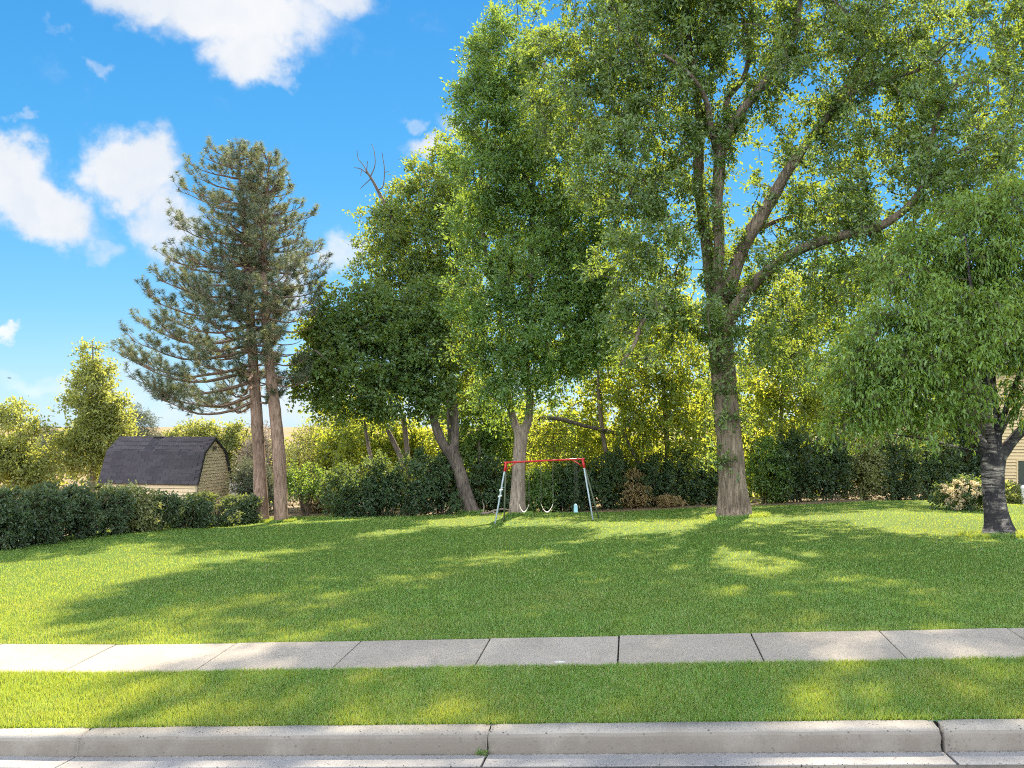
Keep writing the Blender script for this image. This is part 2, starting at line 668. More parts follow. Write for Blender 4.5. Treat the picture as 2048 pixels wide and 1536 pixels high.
def cherry_bark():
    m, nt, out = material('cherry_bark')
    tcn = nt.new('ShaderNodeTexCoord')
    mp = nt.new('ShaderNodeMapping', ins={'Vector': tcn.outputs['Object'], 'Scale': (.8, .8, 4.2)})
    n = nt.noise(mp.outputs[0], 3.2, 6, .66, .8)
    blk = nt.noise(tcn.outputs['Object'], 2.3, 4, .6)
    fl = nt.noise(tcn.outputs['Object'], 24, 5, .7)
    c = nt.ramp(n, [(.40, (.022, .02, .022)), (.50, (.10, .085, .08)), (.62, (.40, .35, .30))])
    c = nt.mixc(nt.maprange(blk, .43, .55), c, (.03, .027, .03))
    c = nt.mixc(nt.maprange(fl, .60, .68, 0, .75), c, (.40, .37, .34))
    b = nt.new('ShaderNodeBsdfPrincipled', ins={'Base Color': c, 'Roughness': .8, 'Specular IOR Level': .25})
    bn = nt.new('ShaderNodeBump', ins={'Strength': .9, 'Distance': .05, 'Height': nt.math('ADD', n, nt.math('MULTIPLY', fl, .4))})
    nt.l.new(bn.outputs[0], b.inputs['Normal'])
    nt.l.new(b.outputs[0], out.inputs[0])
    return m


M['bark_cherry'] = cherry_bark()

# leaves: (darkest, lightest) reflecting colour and the colour of light passed through
M['lf_cw'] = leaf_mat('cottonwood_leaf', (.045, .105, .034), (.17, .26, .075), (.33, .42, .04), .47, .045)
M['lf_mid'] = leaf_mat('ash_leaf', (.050, .135, .034), (.17, .29, .075), (.32, .43, .04), .46, .035)
M['lf_dark'] = leaf_mat('maple_leaf', (.042, .105, .036), (.13, .225, .062), (.40, .46, .04), .47, .035)
M['lf_cherry'] = leaf_mat('cherry_leaf', (.060, .145, .026), (.19, .31, .058), (.38, .45, .03), .44, .028)
M['lf_lime'] = leaf_mat('lime_leaf', (.13, .19, .05), (.27, .31, .10), (.44, .46, .08), .54, .03)
M['lf_yellow'] = leaf_mat('backlit_leaf', (.065, .135, .03), (.20, .29, .065), (.54, .58, .055), .58, .03)
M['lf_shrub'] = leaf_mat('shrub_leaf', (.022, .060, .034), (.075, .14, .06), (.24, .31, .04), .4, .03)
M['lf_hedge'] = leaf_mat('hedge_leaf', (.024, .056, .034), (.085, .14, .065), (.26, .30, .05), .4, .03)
M['lf_pale'] = leaf_mat('pale_leaf', (.12, .17, .07), (.32, .34, .16), (.46, .46, .09), .48, .03)
M['lf_far'] = leaf_mat('far_leaf', (.095, .15, .065), (.22, .26, .11), (.42, .43, .07), .52, .02)
M['lf_grey'] = leaf_mat('grey_twigs', (.17, .15, .13), (.28, .25, .21), (.3, .25, .16), .35, .02)
M['lf_brown'] = leaf_mat('dry_leaf', (.20, .15, .075), (.40, .31, .16), (.5, .38, .13), .5, .02)
M['lf_flower'] = leaf_mat('cream_flower', (.55, .45, .28), (.80, .70, .48), (.75, .62, .32), .4, .02)
M['needle'] = leaf_mat('pine_needle', (.045, .078, .046), (.145, .175, .090), (.27, .29, .11), .36, .04)
M['needle_far'] = leaf_mat('spruce_needle', (.07, .105, .075), (.14, .17, .115), (.2, .22, .10), .3, .03)


# ------------------------------------------------------------------ ground, road, kerb, walk
def grid_mesh(name, xs, ys, mat, dz=0.0, smooth=True):
    X, Y = np.meshgrid(xs, ys)
    Z = zg(X, Y) + dz
    V = np.stack([X, Y, Z], -1).reshape(-1, 3)
    nx, ny = len(xs), len(ys)
    i = np.arange(ny - 1)[:, None] * nx
    j = np.arange(nx - 1)[None, :]
    Q = np.stack([i + j, i + j + 1, i + nx + j + 1, i + nx + j], -1).reshape(-1, 4)
    return np_mesh(name, V, Q, mat, smooth)


xs_far = np.unique(np.concatenate([np.linspace(-900, -60, 16), np.linspace(-60, -16, 23), np.linspace(-16, 16, 65), np.linspace(16, 60, 23), np.linspace(60, 900, 16)]))
ys_far = np.unique(np.concatenate([np.linspace(10.3, 40, 61), np.linspace(40, 120, 41), np.linspace(120, 900, 20)]))
tag(link('ground', grid_mesh('ground', xs_far, ys_far, M['soil'], -.03)), 'dry tan earth behind the lawn and under the trees', 'ground', kind='structure')
tag(link('lawn', grid_mesh('lawn', np.linspace(-16.5, 26, 171), np.concatenate([[10.235, 10.26], np.linspace(10.4, 36.2, 105)]), M['turf'], .0)),
    'broad green lawn running back to the trees', 'lawn', kind='structure')
tag(link('planting_strip', grid_mesh('planting_strip', np.linspace(-14, 12, 105), np.linspace(7.545, 9.145, 9), M['turf'], -.004)),
    'narrow grass strip between the kerb and the sidewalk', 'grass strip', kind='structure')
tag(link('road', grid_mesh('road', np.linspace(-40, 30, 71), np.concatenate([np.linspace(-20, 6.9, 28), [7.01]]), M['asphalt'], -.002)),
    'grey asphalt street along the kerb', 'road', kind='structure')
# bedding soil under walk, kerb and gutter shows only in the joints
mb = MB()
for x0 in np.arange(-14, 12, .5):
    for (y0, y1, dz) in ((6.95, 7.56, -.14), (9.13, 10.26, -.05)):
        za, zb = [float(gx(x)) for x in (x0, x0 + .5)]
        h0, h1 = (0 + dz, 0 + dz) if y0 < 8 else (.18 + dz + .03, .21 + dz + .03)
        b = len(mb.v)
        mb.v += [(x0, y0, za + h0), (x0 + .5, y0, zb + h0), (x0 + .5, y1, zb + h1), (x0, y1, za + h1)]
        mb.f.append([b, b + 1, b + 2, b + 3])
        if y0 < 8:
            mb.v += [(x0, y1, za + h1 + .28), (x0 + .5, y1, zb + h1 + .28)]
            mb.f.append([b + 3, b + 2, b + 5, b + 4])
tag(link('soil_bed', mb.mesh('soil_bed', M['joint'])), 'dark soil showing in the concrete joints', 'soil', kind='structure')

rng = np.random.RandomState(5)


def joint_x(px, py):
    return G(px, py).x


walk = empty('sidewalk', (0, 9.7, float(zg(0, 9.7))))
tag(walk, 'pale concrete sidewalk of square slabs across the lawn', 'sidewalk', kind='structure')
jx = [joint_x(px, 1300 - (px / 2048) * 38 + (6 if 200 < px < 700 else 0) * 0) for px in (220, 467, 718, 978, 1238, 1504, 1763, 2022)]
st = np.mean(np.diff(jx))
jx = [jx[0] - st * k for k in (5, 4, 3, 2, 1)] + jx + [jx[-1] + st * k for k in (1, 2, 3, 4)]
for a, b in zip(jx[:-1], jx[1:]):
    g_ = .007
    m_ = MB()
    j = rng.uniform(-.004, .004, 4)
    base = [(a + g_, 9.15), (b - g_, 9.15), (b - g_, 10.23), (a + g_, 10.23)]
    top = [Vector((x, y, float(gx(x)) + (.18 if y < 9.5 else .21) + j[i] + .006)) for i, (x, y) in enumerate(base)]
    m_.quad_prism(top, (0, 0, -.10))
    link('slab', m_.mesh('slab', M['walk'], bevel=.008), walk)

kerb = empty('kerb', (0, 7.4, 0))
tag(kerb, 'worn concrete kerb with rounded top along the street', 'kerb', kind='structure')
gutter = empty('gutter', (0, 7.17, 0))
tag(gutter, 'grey concrete gutter pan at the foot of the kerb', 'gutter', kind='structure')
kx = [joint_x(165, 1490), joint_x(978, 1480), joint_x(1882, 1480)]
ks = 3.08
kx = [kx[0] - 2 * ks, kx[0] - ks] + kx + [kx[-1] + ks, kx[-1] + 2 * ks]
prof = [(7.318, -.16), (7.318, .002), (7.326, .04), (7.338, .085), (7.348, .112), (7.362, .132), (7.385, .146), (7.42, .152), (7.53, .156), (7.538, .15), (7.538, -.16)]
for i, (a, b) in enumerate(zip(kx[:-1], kx[1:])):
    gl = .017 if i == 4 else .006
    gr = .017 if i == 3 else .006
    nx = 46
    xs = np.linspace(a + gl, b - gr, nx)
    pr = np.array(prof)
    V = np.zeros((nx, len(pr), 3))
    V[:, :, 0] = xs[:, None]
    V[:, :, 1] = pr[None, :, 0]
    V[:, :, 2] = pr[None, :, 1] + gx(xs)[:, None]
    wob = vnoise(V.reshape(-1, 3), 5.0, 3).reshape(nx, -1) * .0035 + vnoise(V.reshape(-1, 3), 26.0, 4).reshape(nx, -1) * .0018
    V[:, 1:9, 1] += wob[:, 1:9]
    V[:, 1:9, 2] += wob[:, 1:9] * .6
    for e, s in ((0, 1), (-1, -1)):           # worn ends
        V[e, 2:9, 1] += .010
        V[e, 4:10, 2] -= .010
        V[e, :, 0] += s * rng.uniform(-.006, .006, len(pr))
    V = V.reshape(-1, 3)
    k = len(pr)
    ii = np.arange(nx - 1)[:, None] * k
    jj = np.arange(k - 1)[None, :]
    Q = np.stack([ii + jj, ii + k + jj, ii + k + jj + 1, ii + jj + 1], -1).reshape(-1, 4)
    me = np_mesh('kerb_section', V, [Q, np.array([list(range(k))[::1]]), np.array([[(nx - 1) * k + q for q in range(k)][::-1]])], M['kerb'], True)
    link('kerb_section', me, kerb)
    # gutter pan of the same length
    m_ = MB()
    g0 = .01 if i in (3, 4) else .006
    m_.quad_prism([Vector((x, y, float(gx(x)) + (.016 if y < 7.1 else .002))) for x, y in ((a + g0, 7.02), (b - g0, 7.02), (b - g0, 7.315), (a + g0, 7.315))], (0, 0, -.12))
    link('gutter_section', m_.mesh('gutter_section', M['gutter'], bevel=.006), gutter)


# ------------------------------------------------------------------ grass blades
def grass(x0, x1, y0, y1, n, h, w, seed, bent=False, cull=True, f0=0.0, f1=0.0):
    r = np.random.RandomState(seed)
    X = r.uniform(x0, x1, n)
    Y = r.uniform(y0 - f0, y1 + f1, n)
    if f0:
        k = Y > y0 - f0 + 2 * f0 * r.uniform(size=n)
        X, Y = X[k], Y[k]
    if f1:
        k = Y < y1 + f1 - 2 * f1 * r.uniform(size=len(Y))
        X, Y = X[k], Y[k]
    if cull:                                   # only near what the photograph can see
        d = -X * SY + Y * CY
        xr = (X * CY + Y * SY) / np.maximum(d, .1)
        k = np.abs(xr) < .5 + 1.6 / np.maximum(d, 1)
        X, Y = X[k], Y[k]
    n = len(X)
    Z = zg(X, Y)
    p = np.stack([X, Y, Z], -1)
    f1 = vnoise(p * [1, 1, 0], 3.0, 11)
    f2 = vnoise(p * [1, 1, 0], 9.0, 12)
    ang = .9 * f1 + 1.3 * f2 + r.uniform(-2.9, 2.9, n)
    lean = r.uniform(.1, .95, n)
    hh = h * r.uniform(.55, 1.25, n) * (1 + .25 * f2)
    tip = p + np.stack([np.cos(ang) * lean * hh, np.sin(ang) * lean * hh, hh * np.sqrt(np.maximum(.1, 1 - .55 * lean ** 2))], -1)
    sa = r.uniform(0, np.pi, n)
    side = np.stack([np.cos(sa), np.sin(sa) * .8, np.zeros(n)], -1) * (w * r.uniform(.6, 1.3, n))[:, None] * .5
    base_in = p - [0, 0, .006]
    if bent:
        mid = p * .5 + tip * .5 + np.array([0, 0, 1]) * (hh * .12)[:, None]
        V = np.stack([base_in - side, base_in + side, mid + side * .7, tip], 1).reshape(-1, 3)
        F = np.concatenate([np.arange(n)[:, None] * 4 + np.array([[0, 1, 2]]), np.arange(n)[:, None] * 4 + np.array([[0, 2, 3]])])
        q = 2
    else:
        V = np.stack([base_in - side, base_in + side, tip], 1).reshape(-1, 3)
        F = np.arange(n)[:, None] * 3 + np.array([[0, 1, 2]])
        q = 1
    rnd = np.clip(r.beta(2.2, 3.0, n) + .12 * f1, 0, 1)
    dry = r.uniform(size=n) < .07 + .10 * np.clip(vnoise(p * [1, 1, 0], 1.1, 21), 0, 1)
    rnd = np.where(dry, r.uniform(.93, 1, n), rnd * .93)
    return V, F, np.tile(rnd, q)


def join(parts):
    V, F, A, o = [], [], [], 0
    for v, f, a in parts:
        V.append(v)
        F.append(f + o)
        A.append(a)
        o += len(v)
    return np.vstack(V), np.vstack(F), np.concatenate(A)


V, F, A = join([grass(-8.5, 5.5, 7.55, 9.14, 250000, .043, .0070, 1), grass(-8.5, 5.5, 9.09, 9.168, 7000, .045, .0065, 2),
                grass(-8.5, 5.5, 7.532, 7.60, 5000, .042, .0065, 3)])
tag(link('strip_grass', np_mesh('strip_grass', V, F, M['grass'], False, {'rnd': A})), 'mown grass blades of the strip beside the kerb', 'grass', kind='stuff')
TRUNKS = [(1470, 1034, .62), (1036, 1030, .3), (941, 1026, .33), (1996, 1073, .42), (524, 1044, .28), (562, 1044, .28)]
ring = []
for k_, (px, py, rr) in enumerate(TRUNKS):          # the mower leaves longer grass round each trunk
    g = G(px, py)
    v_, f_, a_ = grass(g.x - rr * 1.5, g.x + rr * 1.5, g.y - rr * 1.5, g.y + rr * 1.2, 3200, .11, .018, 60 + k_, True)
    ring.append((v_, f_, a_))
V, F, A = join([grass(-10, 6.5, 10.24, 13.5, 230000, .036, .0078, 5, f1=1.5), grass(-13, 9, 13.5, 18, 150000, .036, .0105, 6, f0=1.5, f1=2.0),
                grass(-15, 12, 18, 25, 100000, .036, .015, 7, f0=2.0, f1=3.0), grass(-16, 18, 25, 36, 80000, .036, .021, 8, f0=3.0),
                grass(-10, 6.5, 10.222, 10.30, 9000, .036, .0075, 9)] + ring)
tag(link('lawn_grass', np_mesh('lawn_grass', V, F, M['grass'], False, {'rnd': A})), 'mown grass blades covering the broad lawn', 'grass', kind='stuff')


# ------------------------------------------------------------------ plants
def leaves_np(p, axis, normal, ln, wd, long=False):
    """folded leaves; 4 vertices and 2 triangles each, long ones 6 and 4 with a drooping tip"""
    n = len(p)
    side = nrm(np.cross(axis, normal))
    nn = np.cross(side, axis)
    ln = ln[:, None]
    wd = wd[:, None] * .5
    if not long:
        a = p
        l = p + axis * ln * .45 + side * wd + nn * wd * .35
        r_ = p + axis * ln * .45 - side * wd + nn * wd * .35
        t = p + axis * ln
        V = np.stack([a, l, t, r_], 1).reshape(-1, 3)
        o = np.arange(n)[:, None] * 4
        F = np.concatenate([o + np.array([[0, 2, 1]]), o + np.array([[0, 3, 2]])])
        return V, F, 2
    down = np.array([0, 0, -1.0])
    a = p
    m1 = p + axis * ln * .38
    ax2 = nrm(axis + down * .75)
    m2 = m1 + ax2 * ln * .34
    t = m2 + nrm(ax2 + down * .6) * ln * .3
    V = np.stack([a, m1 + side * wd, m1 - side * wd, m2 + side * wd * .8, m2 - side * wd * .8, t], 1).reshape(-1, 3)
    o = np.arange(n)[:, None] * 6
    F = np.concatenate([o + np.array([[0, 2, 1]]), o + np.array([[1, 2, 4]]), o + np.array([[1, 4, 3]]), o + np.array([[3, 4, 5]])])
    return V, F, 4


def px_blobs(d0, spec):
    """(px, py, rx, ry[, depth offset, depth radius, density]) -> centres, radii, weights"""
    C, R, W = [], [], []
    for s in spec:
        px, py, rx, ry = s[:4]
        dd = s[4] if len(s) > 4 else 0.0
        d = d0 + dd
        k = d / FPX
        rd = s[5] if len(s) > 5 and s[5] else max(rx, ry) * k * .85
        C.append(tuple(P(px, py, d)))
        R.append((rx * k, rd, ry * k))
        W.append(rx * ry * (s[6] if len(s) > 6 else 1.0))
    return np.array(C), np.array(R), np.array(W)


CAMROT = np.array([[CY, SY, 0], [-SY, CY, 0], [0, 0, 1.0]])     # rows: right, forward, up


def sample_blobs(rng, blobs, n, gap=.25, gseed=0, gscale=.9, inner=.3):
    C, R, W = blobs
    m = int(n * 2.2)
    w = W / W.sum()
    i = rng.choice(len(C), m, p=w)
    d = nrm(rng.normal(size=(m, 3)))
    r = (inner + (1 - inner) * rng.uniform(size=m) ** .55)
    r *= 1 + .24 * vnoise(d * 2.3 + i[:, None] * 3.1, 1.0, gseed + 5)
    loc = d * r[:, None] * R[i]
    p = C[i] + loc @ CAMROT
    keep = vnoise(p, gscale, gseed) > -1 + 2 * gap * .75 + rng.uniform(-.25, .25, m)
    keep &= p[:, 2] > zg(p[:, 0], p[:, 1]) + .08
    p, loc = p[keep][:n], loc[keep][:n]
    outw = nrm((loc / R[i][keep][:n]) @ CAMROT)
    return p, outw


def limb_path(d0, spec, per=5):
    """(px, py, width px[, depth offset]) -> points and radii"""
    pts, rs = [], []
    for s in spec:
        d = d0 + (s[3] if len(s) > 3 else 0)
        pts.append(tuple(P(s[0], s[1], d)))
        rs.append(s[2] * .46 * d / FPX)
    a = catmull(np.hstack([np.array(pts), np.array(rs)[:, None]]), per)
    return a[:, :3], np.maximum(a[:, 3], .006)


def limb_mesh(name, pts, rs, mat, n=10, rough=.08, seed=0, flare=0.0, roots=0, furrow=0.0):
    m = len(pts)
    a = np.linspace(0, 2 * np.pi, n, endpoint=False)
    R = np.repeat(np.asarray(rs)[:, None], n, 1)
    s = np.concatenate([[0], np.cumsum(np.linalg.norm(np.diff(pts, axis=0), axis=1))])
    q = np.stack([np.cos(a)[None, :] * np.ones((m, 1)) * 2, np.sin(a)[None, :] * np.ones((m, 1)) * 2, s[:, None] * np.ones((1, n)) * 2.2], -1).reshape(-1, 3)
    R = R * (1 + rough * vnoise(q, 1.0, seed).reshape(m, n) + rough * .5 * vnoise(q, 3.0, seed + 1).reshape(m, n))
    if furrow:
        R = R * (1 + furrow * vnoise(q * [4.2, 4.2, .9], 1.0, seed + 2).reshape(m, n))
    if flare:
        f = flare * np.exp(-s / .38)
        R = R * (1 + f[:, None] * (1 + .55 * np.cos(a * (roots or 5) + seed)[None, :]))
    V, F = tube_np(pts, R, n)
    return np_mesh(name, V, F, mat, True)


def connect(rng, nodes, clusters, up=.35, rbase=.014, rk=.011, sag=.0, maxn=None):
    """join every leaf cluster to the nearest wood; returns branch tubes"""
    nodes = [np.asarray(nodes)]
    cur = nodes[0]
    order = np.argsort(np.min(np.linalg.norm(clusters[:, None, :] - cur[None, ::3, :], axis=2), axis=1))
    buf = np.zeros((len(cur) + len(clusters) * 4, 3))
    buf[:len(cur)] = cur
    cnt = len(cur)
    paths = []
    for ci in order:
        c = clusters[ci]
        b = buf[:cnt]
        dv = c - b
        dist = np.linalg.norm(dv, axis=1)
        k = np.argmin(dist + up * np.maximum(0, -dv[:, 2]))
        a = b[k]
        L = dist[k]
        if L < .05:
            continue
        mid = (a + c) * .5 + rng.normal(size=3) * L * .10 + np.array([0, 0, (.10 - sag) * L])
        t = np.linspace(0, 1, 4)[:, None]
        pts = (1 - t) ** 2 * a + 2 * t * (1 - t) * mid + t ** 2 * c
        r0 = min(rbase + rk * L, .07)
        paths.append((pts, np.linspace(r0, rbase * .35, 4)))
        buf[cnt:cnt + 3] = pts[1:]
        cnt += 3
    return paths


def tubes_mesh(name, paths, mat, n=4, extra=None):
    Vs, Qs, Ts, o = [], [], [], 0
    for pts, rs in paths:
        V, (Q, T) = tube_np(pts, rs, n)
        Vs.append(V)
        Qs.append(Q + o)
        Ts.append(T + o)
        o += len(V)
    if extra is not None:
        V, T = extra
        Vs.append(V)
        Ts.append(T + o)
    return np_mesh(name, np.vstack(Vs), [np.vstack(Qs) if Qs else np.zeros((0, 4), int), np.vstack(Ts)], mat, False)


def foliage(rng, cl, outw, per, spread, ll, lw, droop=.25, long=False, ntw=6, upb=.25, flat=.6, hang=0.0):
    """leaves along small twigs that spring from every cluster"""
    n = len(cl)
    tw = np.repeat(cl, ntw, 0)
    od = np.repeat(outw, ntw, 0)
    td = nrm(od * .7 + rng.normal(size=tw.shape) * .75 + np.array([0, 0, upb]))
    tl = spread * rng.uniform(.5, 1.25, len(tw))
    k = max(1, per // ntw)
    o = np.repeat(tw, k, 0)
    d = np.repeat(td, k, 0)
    L = np.repeat(tl, k)
    t = rng.uniform(.12, 1.0, len(o))
    p = o + d * (L * t)[:, None]
    p[:, 2] -= droop * L * t ** 2
    p += rng.normal(size=p.shape) * spread * .10
    ax = nrm(d * .6 + rng.normal(size=p.shape) * .65 + np.array([0, 0, -hang - droop * .6]))
    nn = nrm(rng.normal(size=p.shape) + np.array([0, 0, flat]))
    sz = rng.uniform(.65, 1.25, len(p))
    V, F, q = leaves_np(p, ax, nn, ll * sz, lw * sz, long)
    rnd = np.clip(rng.normal(.5, .3, len(p)), 0, 1)
    # twigs as slim three-sided slivers
    e = tw + td * tl[:, None]
    e[:, 2] -= droop * tl
    s = nrm(np.cross(td, rng.normal(size=td.shape))) * .006
    TV = np.stack([tw - s, tw + s, e], 1).reshape(-1, 3)
    TT = np.arange(len(TV)).reshape(-1, 3)
    return V, F, np.tile(rnd, q), TV, TT


def finish_tree(root, skel, blobs, n, per, spread, ll, lw, lmat, wmat, seed, gap=.25, gscale=.9, inner=.3, cname='crown', tname='branches',
                extra=None, **kw):
    rng = np.random.RandomState(seed)
    cl, outw = sample_blobs(rng, blobs, n, gap, seed, gscale, inner)
    if extra is not None:
        cl = np.vstack([cl, extra])
        outw = np.vstack([outw, nrm(rng.normal(size=extra.shape))])
    sag = kw.pop('sag', 0.0)
    rb = kw.pop('rbase', .014)
    up = kw.pop('up', .35)
    paths = connect(rng, skel, cl, rbase=rb, sag=sag, up=up)
    V, F, A, TV, TT = foliage(rng, cl, outw, per, spread, ll, lw, **kw)
    b = link(tname, tubes_mesh(tname, paths, wmat, 3, (TV, TT)), root)
    b['kind'] = 'stuff'
    c = link(cname, np_mesh(cname, V, F, lmat, False, {'rnd': A}), root)
    c['kind'] = 'stuff'
    return root


def ground_at(px, py, d):
    p = P(px, py, d)
    return Vector((p.x, p.y, float(zg(p.x, p.y))))


# ---- the great cottonwood
b = G(1470, 1034)
D = depth(b)
root = empty('cottonwood_tree', b)
tag(root, 'huge spreading tree with thick furrowed pale trunk, right of the swing set', 'tree')
tr_p, tr_r = limb_path(D, [(1470, 1046, 70), (1469, 1028, 67), (1467, 990, 62), (1464, 940, 58), (1458, 870, 55), (1451, 790, 53), (1444, 710, 52), (1438, 640, 54), (1436, 600, 50)], 9)
trunk = link('trunk', limb_mesh('trunk', tr_p, tr_r, M['bark_cw'], 44, .05, 3, .36, 7, .06), root)
skel = [tr_p[30:]]
LIMBS = [
    [(1436, 640, 34, .2), (1420, 560, 33, .3), (1412, 470, 30, .5), (1402, 390, 30, .6), (1397, 320, 27, .6), (1400, 240, 22, .5), (1385, 140, 18, .3), (1370, 20, 14, 0), (1350, -90, 8, -.5)],
    [(1438, 630, 34, -.2), (1436, 560, 30, -.3), (1438, 480, 29, -.4), (1434, 420, 28, -.4), (1437, 350, 30, -.5), (1443, 300, 28, -.6), (1470, 240, 24, -.9), (1510, 190, 22, -1.3), (1555, 130, 20, -1.6), (1590, 60, 17, -1.8), (1602, -20, 14, -2), (1620, -110, 8, -2)],
    [(1437, 310, 20, -.5), (1424, 260, 17, -.8), (1412, 200, 14, -1.2), (1380, 150, 10, -1.8), (1330, 110, 7, -2.3)],
    [(1444, 300, 16, -.6), (1452, 255, 15, -.2), (1455, 200, 14, .3), (1490, 150, 14, .5), (1497, 80, 12, .7), (1480, 10, 9, .8), (1470, -70, 6, 1)],
    [(1441, 640, 40, .1), (1462, 560, 36, .0), (1488, 490, 34, -.2), (1525, 430, 32, -.5), (1570, 350, 27, -.9), (1612, 290, 23, -1.3), (1655, 235, 20, -1.6), (1690, 195, 15, -1.9), (1760, 165, 11, -2.4), (1840, 140, 7, -2.8)],
    [(1655, 235, 13, -1.6), (1680, 190, 12, -1.2), (1710, 130, 10, -.8), (1750, 60, 8, -.4), (1780, -40, 5, 0)],
    [(1446, 660, 36, -.3), (1490, 590, 32, -.8), (1550, 530, 27, -1.4), (1620, 490, 25, -2), (1690, 470, 23, -2.5), (1755, 455, 21, -3), (1815, 415, 18, -3.4), (1850, 360, 13, -3.7), (1860, 290, 11, -3.9), (1880, 220, 8, -4.1), (1930, 150, 5, -4.4)],
    [(1850, 370, 9, -3.7), (1885, 320, 8, -4.2), (1930, 300, 6, -4.8), (1990, 270, 4, -5.2)],
    [(1430, 690, 18, -.4), (1385, 655, 15, -.8), (1330, 620, 13, -1.3), (1290, 635, 11, -1.6), (1268, 690, 9, -1.9), (1240, 730, 6, -2.1)],
    [(1398, 300, 12, .5), (1345, 330, 10, .2), (1290, 360, 8, -.2), (1230, 420, 6, -.6)],
    [(1405, 400, 14, .6), (1350, 350, 11, .9), (1310, 280, 9, 1.2), (1250, 200, 7, 1.5), (1180, 120, 5, 1.7)],
    [(1497, 470, 12, -.2), (1560, 440, 10, .6), (1640, 420, 8, 1.3), (1720, 400, 5, 2.0)],
]
for i, s in enumerate(LIMBS):
    s = [(a_[0], a_[1], a_[2] * (.86 if j_ > 0 else 1), *a_[3:]) for j_, a_ in enumerate(s)]
    p, r = limb_path(D, s, 5)
    link('limb', limb_mesh('limb', p, r, M['bark_cw'], 12, .10, 20 + i, 0, 0, .03), trunk)
    skel.append(p)
skel = np.vstack(skel)
cw = [(1190, 70, 150, 120, 0, 3, .8), (1330, -30, 190, 150), (1310, 170, 150, 120), (1250, 330, 140, 110, -1), (1290, 520, 130, 100, -1), (1130, 200, 110, 110, .5, 2.5, .8),
      (1520, -50, 220, 140, 0, 4, .9), (1640, 110, 150, 110, -1, 3.5, .8), (1780, 10, 220, 150, -2, 4, .9), (1960, 90, 160, 150, -3, 4, .9), (1790, 230, 150, 90, -2.5, 3, .75),
      (1950, 300, 130, 130, -4, 3, .85), (1640, 340, 110, 90, -1, 3, .7), (1750, 400, 110, 70, -2.5, 2.5, .7), (1570, 300, 60, 90, .5, 2, .6), (1510, 540, 70, 60, 1, 2, .8),
      (1580, 610, 110, 70, 0, 2.5, .9), (1400, 600, 70, 90, -.8, 1.5, .9), (1340, 640, 120, 70, -1.5, 2, .8), (1600, 700, 100, 70, .5, 2.5, .7), (1490, 680, 60, 60, -1, 1.5, .9),
      (1440, 60, 90, 130, 0, 2.5, .4), (1350, 440, 80, 110, 0, 2, .8), (1690, 560, 90, 55, -2, 2, .8), (1800, 530, 90, 60, -3, 2, .8), (1880, 420, 70, 60, -4, 2, .7), (1560, 200, 60, 70, 0, 2, .3), (1620, 460, 90, 60, .5, 2, .8), (1510, 400, 50, 60, .8, 1.5, .5), (1700, 440, 90, 40, -2.6, 1.2, .8), (1600, 500, 70, 40, -1.8, 1.0, .7)]
rg = np.random.RandomState(77)
sel = rg.randint(8, len(tr_p) - 2, 46)          # shoots on the trunk
wood = np.array([tr_p[i] + nrm(np.array([rg.uniform(-1, 1), rg.uniform(-1.2, .1), .1])[None])[0] * (tr_r[i] + .12) for i in sel if tr_p[i][2] > b.z + 1.4])
more = skel[rg.randint(len(tr_p[30:]), len(skel), 330)] + rg.normal(size=(330, 3)) * .30
finish_tree(root, skel, px_blobs(D, cw), 2450, 72, .50, .128, .066, M['lf_cw'], M['twig'], 41, gap=.24, gscale=1.15, inner=.15, extra=np.vstack([wood, more]), droop=.35, flat=.5)

# ---- straight tree behind the swing set
b = G(1036, 1030)
D = depth(b)
root = empty('ash_tree', b)
tag(root, 'tall feathery green tree with straight forked trunk rising behind the swing set', 'tree')
p, r = limb_path(D, [(1034, 1044, 36), (1034, 1026, 34), (1036, 980, 30), (1038, 920, 28), (1042, 870, 29), (1040, 850, 28)], 7)
trunk = link('trunk', limb_mesh('trunk', p, r, M['bark_mid'], 26, .05, 8, .22, 5, .04), root)
skel = [p[20:]]
for i, s in enumerate([[(1044, 872, 22), (1056, 840, 19, -.1), (1060, 790, 16, -.2), (1052, 720, 15, -.2), (1058, 620, 14, 0), (1062, 500, 12, .1), (1066, 380, 10, .2), (1075, 260, 8, .2), (1090, 120, 5, .2)],
                       [(1036, 866, 18), (1022, 820, 15, .3), (1010, 740, 13, .5), (1000, 640, 11, .6), (975, 520, 9, .6), (960, 400, 7, .7), (975, 240, 5, .6)],
                       [(1058, 700, 10, -.2), (1100, 640, 9, -.8), (1150, 590, 7, -1.4), (1190, 560, 5, -1.8)],
                       [(1060, 560, 9, 0), (1110, 470, 8, -.4), (1150, 380, 6, -.8)],
                       [(1066, 380, 8, .2), (1020, 300, 6, .6), (980, 220, 4, .8)]]):
    q, rr = limb_path(D, s, 5)
    link('limb', limb_mesh('limb', q, rr, M['bark_mid'], 9, .08, 50 + i), trunk)
    skel.append(q)
skel = np.vstack(skel)
bl = [(1000, 130, 80, 90), (960, 190, 50, 90, 0, 1.5, .8), (1040, 60, 60, 60, 0, 2, .5), (985, 330, 90, 110, 0), (1080, 300, 110, 130), (1150, 450, 100, 90), (1010, 480, 100, 100, .4),
      (1090, 560, 120, 90, -.8), (980, 640, 90, 80, -.4), (1130, 680, 100, 70, -1.2), (1020, 740, 85, 60, -.6), (1170, 590, 70, 70, -1), (940, 440, 40, 60, .6, 1.2, .7), (1060, 800, 50, 35, -.5, 1.0, .7), (990, 800, 45, 35, -.2, 1, .9), (1180, 690, 60, 55, -1, 1.6, .9), (1120, 740, 70, 35, -.8, 1.4, .8), (1215, 620, 50, 60, -.8, 1.6, .8), (900, 600, 30, 40, 0, 1, .6), (1200, 500, 60, 70, -.5, 2, .7)]
